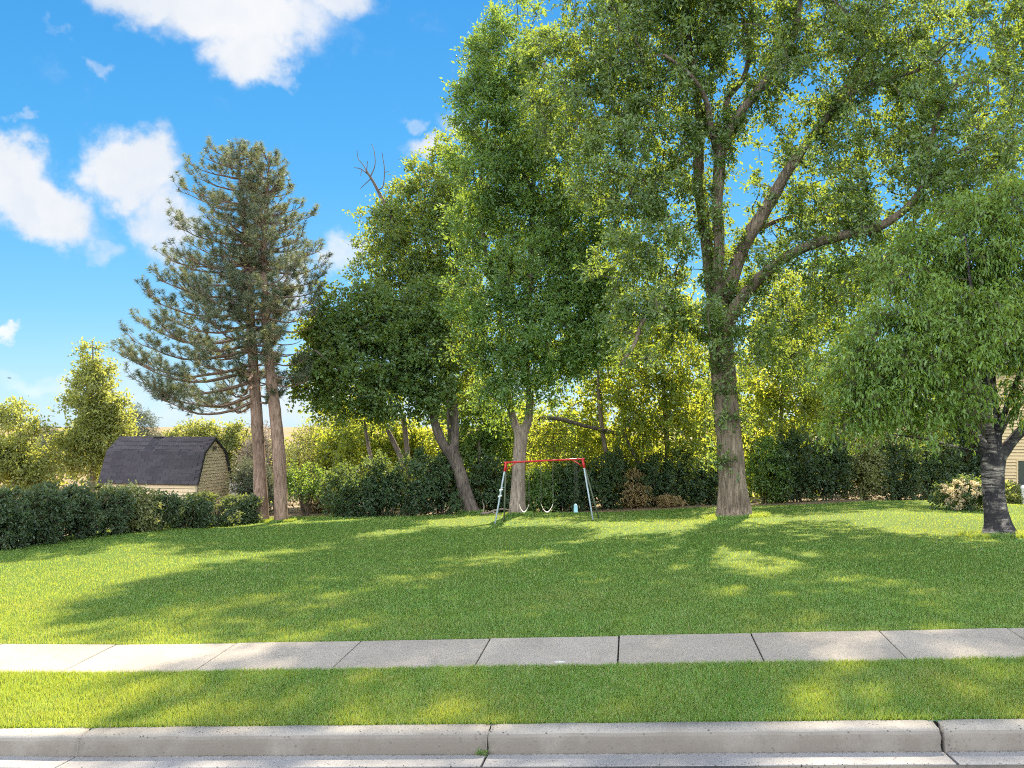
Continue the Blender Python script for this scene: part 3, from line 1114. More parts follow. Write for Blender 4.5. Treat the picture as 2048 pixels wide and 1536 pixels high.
finish_tree(root, skel, px_blobs(D, bl), 1600, 66, .60, .15, .062, M['lf_mid'], M['twig'], 52, gap=.20, gscale=.8, inner=.2, droop=.15, upb=.3, flat=.4)

# ---- leaning maple at the back left of the lawn
b = G(941, 1026)
D = depth(b)
root = empty('maple_tree', b)
tag(root, 'dark rounded tree whose trunk leans left and forks, left of the swing set', 'tree')
p, r = limb_path(D, [(944, 1040, 42), (941, 1024, 36), (930, 985, 31), (918, 940, 28), (904, 905, 30), (895, 895, 30)], 6)
trunk = link('trunk', limb_mesh('trunk', p, r, M['bark_dark'], 24, .06, 9, .30, 4, .04), root)
skel = [p[14:]]
for i, s in enumerate([[(903, 910, 24), (882, 880, 21, -.1), (868, 840, 18, -.2), (858, 790, 17, -.2), (830, 740, 14, -.3), (800, 690, 11, -.4), (770, 640, 8, -.4), (740, 600, 5, -.4)],
                       [(908, 912, 20), (910, 860, 19, .2), (906, 800, 18, .3), (898, 740, 15, .4), (880, 680, 12, .5), (870, 620, 9, .5), (850, 570, 6, .5)],
                       [(862, 800, 10, -.2), (800, 780, 8, -.7), (740, 760, 7, -1.2), (680, 740, 5, -1.5), (630, 700, 4, -1.6)],
                       [(900, 740, 10, .4), (925, 690, 8, .2), (940, 640, 5, 0)],
                       [(830, 740, 9, -.3), (760, 720, 7, .4), (690, 670, 5, .8), (640, 640, 4, 1.0)]]):
    q, rr = limb_path(D, s, 5)
    link('limb', limb_mesh('limb', q, rr, M['bark_dark'], 9, .08, 60 + i), trunk)
    skel.append(q)
skel = np.vstack(skel)
bl = [(690, 640, 80, 70, 0), (640, 700, 60, 65, 0), (770, 630, 80, 65, 0), (720, 720, 100, 70, -.8), (810, 700, 80, 75, -.6), (860, 640, 60, 80, 0), (640, 770, 50, 40, -.3), (780, 790, 90, 45, -.6),
      (870, 760, 50, 60, -.2, 1.4, .7), (700, 800, 70, 40, -.2), (920, 720, 40, 60, .2, 1.2, .7)]
finish_tree(root, skel, px_blobs(D, bl), 720, 66, .60, .145, .095, M['lf_dark'], M['twig'], 63, gap=.16, gscale=.9, inner=.25, droop=.25, upb=.15)

# ---- tall tree behind the maple, one limb dead
D = 40.5
b = ground_at(905, 1030, D)
root = empty('elm_tree', b)
tag(root, 'tall dark tree with a bare dead leader poking above its crown, behind the leaning tree', 'tree')
p, r = limb_path(D, [(912, 1046, 26), (908, 980, 24), (905, 880, 22), (900, 780, 20), (895, 690, 17), (905, 600, 14), (915, 500, 10), (920, 420, 7), (930, 350, 4)], 5)
trunk = link('trunk', limb_mesh('trunk', p, r, M['bark_dark'], 14, .06, 10, .2, 4, .03), root)
skel = [p[14:]]
q, rr = limb_path(D, [(896, 690, 12), (875, 610, 11), (830, 520, 10, -.2), (800, 475, 9, -.2), (772, 415, 8, -.3), (750, 370, 6, -.3), (732, 340, 4, -.3)], 6)
skel.append(q[:24])
dead = link('dead_limb', limb_mesh('dead_limb', q, rr, M['dead'], 8, .06, 71), trunk)
mbd = []
for s in [[(738, 350, 3), (722, 338, 2), (708, 335, 1.2)], [(736, 348, 3), (728, 332, 2), (716, 316, 1.5), (714, 300, 1)], [(740, 355, 3), (750, 330, 2), (748, 300, 1.4), (743, 288, 1)],
          [(757, 380, 3), (766, 372, 2.4), (769, 340, 2), (764, 305, 1.2)], [(742, 357, 2.4), (726, 372, 1.5), (720, 378, 1)], [(768, 345, 1.6), (778, 343, 1)], [(724, 338, 1.6), (721, 352, .9)], [(733, 342, 2), (735, 322, 1.3)]]:
    pp, r2 = limb_path(D - .3, s, 4)
    mbd.append((pp, r2))
link('bare_twigs', tubes_mesh('bare_twigs', mbd, M['dead'], 5), dead)['kind'] = 'stuff'
for i, s in enumerate([[(905, 600, 9), (870, 540, 8, .3), (850, 470, 6, .5), (850, 390, 4, .5)], [(898, 720, 9), (850, 660, 7, -.5), (780, 600, 5, -1)]]):
    q, rr = limb_path(D, s, 5)
    link('limb', limb_mesh('limb', q, rr, M['bark_dark'], 7, .06, 75 + i), trunk)
    skel.append(q)
skel = np.vstack(skel)
bl = [(770, 470, 60, 50, 0, 1.6, .7), (850, 400, 60, 60, 0, 1.8, .7), (850, 490, 90, 80, 0), (760, 540, 70, 45, 0), (900, 580, 80, 80), (920, 420, 60, 90), (900, 300, 25, 60, 0, 1, .45), (860, 340, 40, 40, 0, 1, .4), (830, 590, 90, 60), (910, 690, 60, 60),
      (940, 780, 45, 60, 0, 1.5, .8), (800, 430, 50, 50, .5, 1.4, .8), (880, 340, 50, 60, .3, 1.6, .7)]
finish_tree(root, skel, px_blobs(D, bl), 700, 66, .62, .15, .08, M['lf_dark'], M['twig'], 74, gap=.20, gscale=.85, inner=.2, droop=.15, upb=.35)

# ---- cherry at the right
b = G(1996, 1073)
D = depth(b)
root = empty('cherry_tree', b)
tag(root, 'broad low tree with dark banded trunk and drooping leaves at the edge of the lawn', 'tree')
p, r = limb_path(D, [(2000, 1090, 78), (1998, 1072, 68), (1995, 1045, 50), (1990, 1010, 45), (1987, 970, 45), (1985, 930, 48), (1986, 905, 52), (1988, 890, 50)], 7)
trunk = link('trunk', limb_mesh('trunk', p, r, M['bark_cherry'], 30, .07, 12, .42, 4, .03), root)
skel = [p[30:]]
CH = [[(1975, 910, 26), (1960, 880, 20, -.2), (1930, 850, 15, -.6), (1880, 815, 11, -1.1), (1820, 790, 8, -1.6), (1760, 770, 6, -1.9), (1700, 760, 4, -2.1)],
      [(2000, 912, 30), (2022, 885, 25, .1), (2045, 860, 22, .2), (2080, 835, 18, .3), (2130, 800, 13, .3), (2190, 740, 8, .2)],
      [(1985, 900, 22), (1978, 850, 18, -.3), (1972, 800, 15, -.6), (1968, 740, 12, -.8), (1955, 660, 9, -1), (1940, 560, 6, -1.1), (1930, 470, 4, -1.1)],
      [(1992, 900, 22), (1996, 850, 17, .1), (1990, 800, 14, .3), (1985, 740, 12, .4), (1990, 650, 9, .4), (2000, 540, 6, .4), (2010, 450, 4, .4)],
      [(1996, 860, 14), (2015, 810, 13, -.2), (2030, 770, 11, -.4), (2055, 700, 8, -.6), (2070, 600, 6, -.7), (2075, 500, 4, -.7)],
      [(1994, 880, 12, .3), (2020, 830, 11, .8), (2048, 800, 9, 1.2), (2080, 740, 6, 1.6)],
      [(1978, 850, 10, -.3), (1940, 790, 9, -1.1), (1890, 720, 7, -1.7), (1830, 660, 5, -2.1), (1780, 610, 4, -2.3)],
      [(1975, 905, 11), (1955, 905, 8, .3), (1915, 895, 5, .5), (1860, 880, 4, .8), (1780, 868, 3, 1)],
      [(1976, 830, 9, -.5), (1935, 780, 8, .2), (1880, 690, 6, .9), (1840, 600, 4, 1.3), (1800, 520, 3, 1.5)]]
for i, s in enumerate(CH):
    s = [(*t_[:3], (t_[3] * (.35 if t_[3] < 0 else 1) if len(t_) > 3 else 0)) for t_ in s]
    q, rr = limb_path(D, s, 5)
    link('limb', limb_mesh('limb', q, rr, M['bark_cherry'], 10, .08, 90 + i), trunk)
    skel.append(q)
skel = np.vstack(skel)
bl = [(1980, 470, 90, 80), (1920, 540, 100, 80), (2040, 520, 100, 100), (1850, 600, 100, 80, -.4), (1960, 640, 110, 80, -1), (2060, 660, 110, 80, -.5), (1800, 680, 90, 70, -.8), (1880, 720, 100, 60, -1.2),
      (1740, 740, 75, 60, -1), (1800, 790, 90, 45, -1.2), (1720, 810, 70, 45, -1), (1890, 800, 70, 40, -1), (2090, 780, 80, 60, -.4), (1690, 850, 50, 30, -.8, 1, .8), (1830, 850, 80, 25, -.8, 1.4, .7), (2000, 400, 50, 50, 0, 1.4, .7),
      (2130, 620, 100, 120, 0), (1990, 850, 40, 22, -.9, .6, .8), (1900, 610, 100, 80, 1.2), (1740, 640, 60, 60, .2), (1830, 520, 70, 60, .3), (1930, 430, 60, 40, .5), (2040, 420, 80, 60, .3), (1690, 720, 50, 60, 0)]
finish_tree(root, skel, px_blobs(D, bl), 1150, 54, .42, .112, .036, M['lf_cherry'], M['twig'], 85, gap=.18, gscale=1.2, inner=.2, droop=.45, long=True, upb=.2, flat=.8, hang=.2, sag=.0, rbase=.010)


# ---- two pines
def pine(px0, trunk_spec, outl, outr, ytop, ybot, label, seed, nwh, depthlen):
    b = G(px0, 1044)
    D = depth(b)
    root = empty('pine_tree', b)
    tag(root, label, 'tree', 'pines at the edge of the lawn')
    p, r = limb_path(D, trunk_spec, 8)
    trunk = link('trunk', limb_mesh('trunk', p, r, M['bark_pine'], 20, .06, seed, .12, 5, .05), root)
    rng = np.random.RandomState(seed)
    pyrow = HOR + (CAMH - p[:, 2]) * FPX / D
    pxcol = 1024 + ((p[:, 0] * CY + p[:, 1] * SY)) * FPX / D
    k = D / FPX
    paths, shoots, sdir = [], [], []
    right = np.array([CY, SY, 0])
    fwd = np.array([-SY, CY, 0])
    for w in range(nwh):
        y = ytop + (ybot - ytop) * (max(0.0, w + rng.uniform(-.3, .3)) / (nwh - 1)) ** .95
        y = min(max(y, ytop + 2), ybot)
        base = np.array([np.interp(y, pyrow[::-1], p[::-1, i]) for i in range(3)])
        xc = np.interp(y, pyrow[::-1], pxcol[::-1])
        low = (y - ytop) / (ybot - ytop)
        ll_ = lr_ = 1.2
        for _ in range(3):
            lift = (max(0, .36 - .56 * low) * .62 + .09) / k
            ll_ = max(14, xc - np.interp(y - lift * ll_, outl[0], outl[1])) * k
            lr_ = max(14, np.interp(y - lift * lr_, outr[0], outr[1]) - xc) * k
        nb = 5 if low < .75 else 4
        a0 = rng.uniform(0, 6.28)
        for j in range(nb):
            az = a0 + j * 2 * np.pi / nb + rng.uniform(-.35, .35)
            c, s_ = math.cos(az), math.sin(az)
            side = ll_ if c < 0 else lr_
            L = 1 / math.sqrt((c / side) ** 2 + (s_ / max(.4, min(depthlen * (.35 + low), .5 * (ll_ + lr_) + .8))) ** 2)
            L *= rng.uniform(.78, 1.05)
            h = right * c + fwd * s_
            rise = (.36 - .56 * low)                       # steep near the top, level and sagging below
            npt = 9
            t = np.linspace(0, 1, npt)[:, None]
            pts = base + h * L * t + np.array([0, 0, 1]) * (L * rise * t * .62 + L * .12 * t ** 3 - L * .10 * low * np.sin(t * np.pi))
            pts += np.cumsum(rng.normal(size=(npt, 3)), 0) * .014 * L * t
            # aim tips so that the outline stays where the photograph has it
            r0 = .016 + .013 * L
            paths.append((pts, np.linspace(r0, .008, npt)))
            if low > .72 and rng.uniform() < .3 and c > -.3:
                continue                                     # bare dead branch
            ns = int(4 + L * (4.6 + 2.0 * low))
            for q in range(ns):
                u = 1 - rng.uniform(0, 1) ** 1.15 * (.66 if low > .5 else .92)
                i0 = min(int(u * (npt - 1)), npt - 2)
                f = u * (npt - 1) - i0
                o = pts[i0] * (1 - f) + pts[i0 + 1] * f
                bd = nrm((pts[i0 + 1] - pts[i0])[None])[0]
                sd = np.cross(bd, [0, 0, 1])
                sl = rng.uniform(.25, .75) * (.5 + .5 * min(L, 2.5) / 2.5) * (1.15 - .5 * u) * (1.0 + .28 * max(0, L - 1.2))
                dv = nrm((bd * .8 + sd * rng.choice([-1, 1]) * rng.uniform(.4, 1.1) + np.array([0, 0, rng.uniform(.0, .7)]))[None])[0]
                e = o + dv * sl
                e[2] += .10
                paths.append((np.array([o, (o + e) / 2 - [0, 0, .03], e]), np.array([.010, .008, .006])))
                shoots.append(e)
                sdir.append(nrm((dv * .7 + np.array([0, 0, .75]))[None])[0])
                for v_ in ((.5,) if sl < .8 else (.4, .7)):
                    if sl > .4:
                        q_ = o + (e - o) * v_ + rng.normal(size=3) * .09
                        shoots.append(q_)
                        sdir.append(nrm((dv + rng.normal(size=3) * .5 + np.array([0, 0, .6]))[None])[0])
            shoots.append(pts[-1])
            sdir.append(nrm((pts[-1] - pts[-2] + [0, 0, .12 * L])[None])[0])
    shoots.append(p[-1])
    sdir.append(np.array([0, 0, 1.0]))
    S, A = np.array(shoots), np.array(sdir)
    nn_ = 44
    o = np.repeat(S, nn_, 0)
    a = np.repeat(A, nn_, 0)
    t = rng.uniform(-.05, .14, len(o))
    perp = nrm(np.cross(a, rng.normal(size=a.shape)))
    fw = rng.uniform(-.05, .9, len(o))[:, None]
    nd = nrm(perp + a * fw)
    nl = rng.uniform(.12, .19, len(o))[:, None]
    st_ = o + a * t[:, None]
    sw = nrm(np.cross(nd, rng.normal(size=nd.shape))) * .0075
    V = np.stack([st_ - sw, st_ + sw, st_ + nd * nl], 1).reshape(-1, 3)
    F = np.arange(len(V)).reshape(-1, 3)
    rnd = np.clip(np.repeat(rng.normal(.5, .22, len(S)), nn_) + rng.normal(0, .1, len(o)), 0, 1)
    br = link('branches', tubes_mesh('branches', paths, M['bark_pine'], 4), root)
    br['kind'] = 'stuff'
    c = link('crown', np_mesh('crown', V, F, M['needle'], False, {'rnd': rnd}), root)
    c['kind'] = 'stuff'
    return D


OL = ([280, 350, 400, 450, 500, 560, 640, 700, 740, 770, 800, 830], [430, 376, 352, 340, 325, 292, 262, 240, 240, 262, 305, 380])
OLT = ([280, 330, 400, 500, 600, 700, 800], [505, 480, 470, 470, 465, 470, 480])
OR = ([290, 330, 400, 430, 490, 540, 600, 650, 700, 760, 800], [560, 556, 596, 620, 645, 690, 645, 625, 610, 615, 600])
ORT = ([280, 350, 400, 500, 600, 700, 800], [505, 515, 530, 545, 555, 560, 560])
pine(524, [(523, 1060, 34), (523, 1040, 31), (520, 960, 28), (516, 880, 26), (511, 790, 24), (505, 700, 21), (499, 600, 17), (493, 500, 13), (485, 400, 9), (478, 340, 6), (474, 300, 3)],
     OL, ORT, 318, 800, 'left of two tall pines, its branches reaching out over the shed', 31, 25, 2.6)
pine(562, [(563, 1060, 34), (563, 1040, 30), (561, 960, 28), (556, 880, 27), (547, 800, 25), (539, 730, 22), (532, 650, 18), (529, 560, 14), (530, 460, 10), (536, 370, 6), (538, 312, 3)],
     OLT, OR, 325, 770, 'right of two tall pines, its bent trunk nearest the round dark tree', 32, 20, 2.4)


# ------------------------------------------------------------------ background trees
def bg_tree(name, label, base_px, d, blobs, n, lmat, seed, trunk_w=10, per=38, spread=.7, ll=.18, lw=.10, gap=.25, top=None, lean=0, group='trees behind the shrubs', wmat=None, cat='tree', **kw):
    g = ground_at(base_px, 1030, d)
    root = empty(name, g)
    tag(root, label, cat, group)
    bw = px_blobs(d, blobs)
    ty = top if top is not None else min(s[1] for s in blobs) - 5
    by = HOR + (CAMH - g.z) * FPX / d
    cxm = float(np.mean([s[0] for s in blobs]))
    spec = [(base_px, by + 5, trunk_w * 1.25), (base_px + lean * .25, by * .75 + ty * .25, trunk_w), ((base_px + lean * .6) * .6 + cxm * .4, by * .45 + ty * .55, trunk_w * .7), (cxm + lean * .2, by * .2 + ty * .8, trunk_w * .4), (cxm, ty, trunk_w * .15)]
    p, r = limb_path(d, spec, 5)
    link('trunk', limb_mesh('trunk', p, r, wmat or M['bark_mid'], 9, .06, seed, .2, 4), root)
    finish_tree(root, p[5:], bw, n, per, spread, ll, lw, lmat, M['twig'], seed, gap=gap, **kw)


LM, LY, LF, LD = M['lf_lime'], M['lf_yellow'], M['lf_far'], M['lf_dark']
bg_tree('sycamore_tree', 'bright backlit tree glowing yellow-green just left of the huge trunk', 1335, 39, [(1350, 620, 70, 60, 0, 0, .7), (1270, 680, 60, 60, 0, 0, .8), (1340, 720, 80, 70), (1300, 790, 90, 70), (1370, 800, 70, 80), (1330, 870, 100, 60), (1270, 850, 60, 50)], 400, LY, 201, 12, gap=.2)
bg_tree('sycamore_tree', 'yellow-green tree glowing just right of the huge trunk', 1560, 40, [(1580, 590, 60, 50, 0, 0, .6), (1570, 660, 70, 60), (1550, 750, 80, 70), (1610, 780, 60, 70), (1560, 840, 80, 50)], 300, LY, 202, 10, gap=.22)
bg_tree('sycamore_tree', 'backlit tree showing between the huge trunk and the drooping tree', 1690, 42, [(1690, 620, 70, 70, 0, 0, .7), (1680, 720, 80, 70), (1720, 810, 80, 60), (1650, 860, 70, 50), (1640, 560, 60, 60, 0, 0, .6), (1730, 520, 60, 60, 0, 0, .6)], 330, M['lf_mid'], 203, 10, gap=.3)
bg_tree('sycamore_tree', 'mid green tree behind the drooping tree and cream flowers', 1850, 44, [(1840, 780, 100, 80), (1900, 840, 90, 70), (1790, 860, 80, 50)], 260, M['lf_mid'], 204, 10)
bg_tree('sycamore_tree', 'tree reaching over the house roof behind the dark banded trunk', 1975, 47, [(1960, 700, 80, 90), (2010, 640, 70, 90), (1940, 800, 60, 60)], 240, M['lf_mid'], 205, 10)
bg_tree('ailanthus_tree', 'thin leaning tree with bare pale stem right of the swing set', 1216, 41, [(1190, 720, 70, 50, 0, 0, .6), (1230, 780, 60, 50, 0, 0, .6), (1170, 800, 50, 30, 0, 0, .4)], 110, LY, 206, 9, top=640, lean=-15, gap=.35)
bg_tree('ailanthus_tree', 'low yellow tree seen through the swing set', 1110, 39.5, [(1110, 920, 70, 60), (1150, 960, 60, 50), (1090, 860, 50, 40), (1080, 980, 40, 40)], 240, LY, 207, 7, ll=.13, lw=.08)
bg_tree('ailanthus_tree', 'olive tree just right of the swing set bar', 1250, 41, [(1230, 900, 60, 50), (1270, 940, 60, 60), (1200, 860, 40, 30)], 170, LY, 208, 7)
bg_tree('box_elder_tree', 'yellowish tree under the round dark crown with two leaning stems', 790, 42, [(760, 870, 70, 50), (800, 920, 60, 50), (720, 920, 50, 50), (850, 890, 40, 50)], 240, LY, 209, 9, lean=-30, gap=.3)
bg_tree('box_elder_tree', 'slim tree with dark stem under the left of the round crown', 760, 44, [(730, 840, 50, 40), (690, 900, 50, 50), (750, 780, 40, 40)], 150, LY, 210, 8, lean=-20, gap=.3)
bg_tree('box_elder_tree', 'dark leafy tree between the leaning trunk and the straight trunk', 960, 40, [(955, 860, 40, 70), (985, 920, 35, 60), (940, 930, 30, 40), (1000, 860, 30, 50)], 210, M['lf_mid'], 211, 8, gap=.2)
bg_tree('russian_olive_tree', 'pale green tree right beside the pine trunks', 640, 45, [(630, 900, 55, 50), (670, 930, 50, 45), (600, 930, 40, 40), (640, 960, 60, 30)], 240, M['lf_pale'], 212, 8, gap=.2, ll=.14, lw=.06)
for i, (px, d_, bl_, m_, lb) in enumerate([
        (880, 47, [(880, 870, 60, 50), (860, 930, 60, 45), (910, 800, 40, 40)], M['lf_mid'], 'green tree farther back, filling the gap left of the leaning trunk'),
        (1020, 48, [(1030, 900, 60, 50), (1080, 840, 60, 40), (1000, 960, 50, 40)], LY, 'lit tree farther back, seen either side of the straight trunk'),
        (1180, 48, [(1180, 900, 70, 50), (1140, 860, 50, 40), (1230, 930, 60, 50)], M['lf_mid'], 'green tree farther back, above the right end of the swing bar'),
        (1410, 46, [(1400, 900, 70, 60), (1440, 820, 60, 70), (1390, 970, 60, 40)], M['lf_mid'], 'green tree farther back, showing left of the huge trunk'),
        (1500, 46, [(1510, 900, 60, 60), (1490, 800, 60, 60), (1540, 950, 60, 40)], LY, 'lit tree farther back, peeping right of the huge trunk'),
        (690, 49, [(680, 880, 60, 40), (730, 930, 60, 40), (640, 930, 60, 40)], M['lf_far'], 'hazy green tree farther back, right of the pine trunks'),
        (1620, 47, [(1620, 880, 70, 50), (1580, 930, 60, 40), (1670, 930, 60, 40)], M['lf_mid'], 'green tree farther back, above the very dark shrub')]):
    bg_tree('boxelder_tree', lb, px, d_, bl_, 170, m_, 240 + i, 8, ll=.2, lw=.12)
# at the far left, across the hedge
G2 = 'trees across the hedge'
bg_tree('linden_tree', 'rounded lime green tree above the hedge at the left edge', 30, 50, [(30, 870, 55, 55), (60, 910, 45, 50), (10, 930, 60, 45), (70, 950, 40, 30), (35, 825, 22, 20)], 360, LM, 221, 9, group=G2, gap=.18)
bg_tree('poplar_tree', 'tall pointed yellow-green tree left of the shed', 185, 52, [(185, 725, 18, 42, 0, .5), (190, 775, 38, 45), (165, 800, 35, 60), (190, 850, 60, 60), (230, 830, 35, 35), (170, 910, 65, 50), (215, 900, 55, 50), (140, 880, 35, 60)], 560, LM, 222, 12, top=680, group=G2, gap=.26, per=36, upb=.7)
bg_tree('spruce_tree', 'small dark conifer between the lime tree and pointed tree', 100, 62, [(100, 880, 16, 22), (104, 905, 22, 25)], 80, M['needle_far'], 223, 6, group=G2, ll=.2, lw=.04)
bg_tree('spruce_tree', 'grey-green conifer showing over the shed roof', 284, 64, [(278, 830, 10, 22), (284, 855, 20, 22), (290, 880, 28, 20)], 120, M['needle_far'], 224, 6, group=G2, ll=.22, lw=.04, upb=0, droop=.3)
bg_tree('cottonwood_tree', 'leafy tree with yellow top right behind the shed gable', 440, 60, [(440, 875, 35, 32), (420, 905, 45, 35), (470, 910, 40, 50), (455, 960, 40, 40), (390, 870, 30, 18)], 330, LF, 225, 9, group=G2, gap=.2, per=54)
bg_tree('locust_tree', 'pale tree peeping over the shed ridge', 368, 66, [(370, 872, 28, 14), (350, 885, 20, 14), (395, 890, 30, 20)], 90, LF, 226, 6, group=G2)
bg_tree('smoke_tree', 'grey-brown twiggy bush between the two pine trunks', 520, 52, [(522, 900, 28, 45), (505, 940, 30, 40), (540, 930, 30, 45)], 220, M['lf_grey'], 227, 6, group=G2, ll=.13, lw=.05)
bg_tree('pine_sapling', 'small dark pine standing left of the pine trunks', 548, 40, [(500, 960, 30, 30), (545, 965, 30, 40), (520, 990, 40, 30)], 170, M['needle_far'], 228, 5, group=G2, ll=.2, lw=.035)


# ------------------------------------------------------------------ shrubs
def shrub(name, label, px, py, d, w, h, lmat, seed, group, n=150, per=60, spread=.34, ll=.10, lw=.06, rd=.9, blobs=None, cat='shrub', gap=.12, stems=5, **kw):
    g = ground_at(px, py, d)
    root = empty(name, g)
    tag(root, label, cat, group)
    rng = np.random.RandomState(seed)
    by = HOR + (CAMH - g.z) * FPX / d
    k = d / FPX
    if blobs is None:
        blobs = [(px + rng.uniform(-.15, .15) * w, by - h * .55, w * .5, h * .5, 0, rd), (px - w * .28, by - h * .36, w * .34, h * .36, -.15, rd), (px + w * .28, by - h * .40, w * .34, h * .40, -.1, rd),
                 (px + rng.uniform(-.3, .3) * w, by - h * .8, w * .25, h * .25, .1, rd * .6)]
    paths, sk = [], []
    for i in range(stems):
        e = P(px + rng.uniform(-.4, .4) * w, by - h * rng.uniform(.5, .9), d + rng.uniform(-.4, .4))
        a = np.array(g) + np.array([rng.uniform(-.18, .18), rng.uniform(-.12, .12), -.05])
        c = (a + np.array(e)) / 2 + np.array([0, 0, .25 * h * k])
        t = np.linspace(0, 1, 6)[:, None]
        pts = (1 - t) ** 2 * a + 2 * t * (1 - t) * c + t ** 2 * np.array(e)
        paths.append((pts, np.linspace(.032, .01, 6)))
        sk.append(pts)
    st_ = link('stems', tubes_mesh('stems', paths, M['twig'], 6), root)
    st_['kind'] = 'stuff'
    finish_tree(root, np.vstack(sk), px_blobs(d, blobs), n, per, spread, ll, lw, lmat, M['twig'], seed, gap=gap, inner=.35, cname='foliage', tname='twigs', rbase=.009, **kw)
    return root


GS = 'overgrown shrubs along the back of the lawn'
SH, HG, BR = M['lf_shrub'], M['lf_hedge'], M['lf_brown']
ROW = [  # px, row, depth, width, height, material, label
    (700, 1040, 36.5, 90, 95, SH, 'dark shrub at the left end of the back row, near the pines'),
    (760, 1038, 37, 90, 110, SH, 'dark shrub in front of the yellowish tree with two stems'),
    (825, 1037, 37, 90, 115, SH, 'dense dark shrub left of the leaning trunk'),
    (885, 1034, 37.5, 70, 110, SH, 'dark shrub right up against the leaning trunk'),
    (975, 1030, 38, 60, 100, SH, 'blue-green shrub between the leaning trunk and the straight trunk'),
    (1010, 1030, 38, 50, 80, SH, 'small dark shrub behind the left swing frame'),
    (1075, 1031, 38, 60, 75, M['lf_mid'], 'green shrub behind the belt swings'),
    (1125, 1031, 38.5, 60, 80, SH, 'dark shrub behind the middle of the swing set'),
    (1165, 1031, 38.5, 50, 90, SH, 'dark shrub behind the pale blue swing seat'),
    (1215, 1030, 38.5, 70, 110, SH, 'dark shrub right of the swing set leg'),
    (1268, 1029, 38.2, 34, 64, BR, 'dry brown shrub in the dark row right of the swing set'),
    (1310, 1029, 38.5, 70, 95, SH, 'leafy dark shrub right of the dry brown one'),
    (1365, 1028, 38.5, 75, 100, SH, 'dark shrub over the brown leaf heap'),
    (1420, 1027, 38.5, 60, 85, SH, 'shaded shrub touching the left of the huge trunk'),
    (1530, 1024, 38.5, 80, 120, M['lf_mid'], 'green shrub touching the right of the huge trunk'),
    (1595, 1024, 38.5, 90, 130, SH, 'very dark shrub right of the huge trunk'),
    (1660, 1023, 38.5, 70, 120, SH, 'dark shrub left of the lit yellowish shrub'),
    (1730, 1022, 38.3, 60, 120, M['lf_pale'], 'tall yellowish lit shrub in the dark row'),
    (1795, 1021, 38.5, 80, 125, SH, 'dark shrub right of the lit yellowish shrub'),
    (1860, 1020, 38.8, 80, 130, SH, 'dark shrub left of the cream flowering bush'),
    (1930, 1019, 39.3, 80, 135, SH, 'tall dark shrub behind the cream flowering bush'),
]
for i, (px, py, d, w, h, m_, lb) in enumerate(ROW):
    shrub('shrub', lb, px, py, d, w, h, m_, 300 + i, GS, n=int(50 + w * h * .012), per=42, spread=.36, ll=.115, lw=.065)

# clipped hedge down the left side, shrub by shrub
GH = 'hedge down the left side of the lawn'
a, bq = G(-60, 1101), G(500, 1047)
HL = ['hedge shrub nearest the street, cut off by the left edge', 'dark hedge shrub below the lime green tree', 'dark blue-green hedge shrub below the pointed tree',
      'hedge shrub with a ragged sunny top left of the pale bush', 'pale speckled bush in the hedge below the shed roof', 'dark low hedge shrub right of the pale bush',
      'hedge shrub below the shed corner with bare twigs', 'dark hedge shrub below the shed gable', 'last hedge shrub beside the left pine']
hp = [(-40, 1103, 160, 116), (45, 1093, 150, 110), (115, 1083, 130, 102), (185, 1074, 110, 94), (258, 1066, 90, 86), (312, 1061, 84, 64), (368, 1057, 90, 52), (427, 1054, 85, 60), (480, 1049, 60, 52)]
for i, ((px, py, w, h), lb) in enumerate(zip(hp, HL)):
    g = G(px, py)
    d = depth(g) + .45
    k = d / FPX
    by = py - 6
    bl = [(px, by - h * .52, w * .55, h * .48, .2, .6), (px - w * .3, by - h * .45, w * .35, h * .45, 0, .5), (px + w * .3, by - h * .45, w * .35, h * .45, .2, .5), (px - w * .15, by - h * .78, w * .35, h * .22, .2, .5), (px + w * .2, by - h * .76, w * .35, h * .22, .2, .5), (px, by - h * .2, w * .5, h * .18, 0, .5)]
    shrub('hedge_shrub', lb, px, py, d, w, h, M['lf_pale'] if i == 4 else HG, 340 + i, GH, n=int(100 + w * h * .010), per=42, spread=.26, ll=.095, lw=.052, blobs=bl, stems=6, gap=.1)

# twiggy little tree against the dry field, by the pines
shrub('hawthorn_tree', 'small twiggy tree against dry earth right of the pines', 612, 1042, 37.5, 90, 110, M['lf_mid'], 361, 'trees behind the shrubs', n=90, per=36, spread=.4, cat='tree', stems=9,
      blobs=[(612, 960, 40, 28, 0, .9), (585, 975, 25, 22, 0, .7), (640, 980, 28, 22, 0, .7)])
shrub('shrub', 'dry brown shrub low on the bare earth right of the pines', 645, 1040, 40, 70, 40, BR, 362, GS, n=70, per=40, spread=.35)
# cream flowering bush and bright low shrub by the house
g = G(1932, 1020)
d = depth(g)
fb = shrub('flowering_bush', 'rounded bush covered in cream flowers left of the dark banded trunk', 1932, 1020, d, 80, 56, M['lf_shrub'], 371, None, n=90, per=60, spread=.3, ll=.09, lw=.05)
rng = np.random.RandomState(9)
cl, ow = sample_blobs(rng, px_blobs(d - .35, [(1932, 982, 38, 20, 0, .5), (1908, 996, 14, 22, 0, .4), (1958, 996, 16, 22, 0, .4), (1932, 975, 30, 14, 0, .5)]), 170, .0, 9, 1, .7)
V, F, A, TV, TT = foliage(rng, cl, ow, 30, .09, .05, .045, droop=.1)
o = link('blossom', np_mesh('blossom', V, F, M['lf_flower'], False, {'rnd': A}), fb)
o['kind'] = 'stuff'
shrub('shrub', 'low bright yellow-green shrub below the house window', 2040, 1019, 33.5, 90, 36, LM, 372, None, n=110, per=50, spread=.25, ll=.08, lw=.05, cat='shrub')
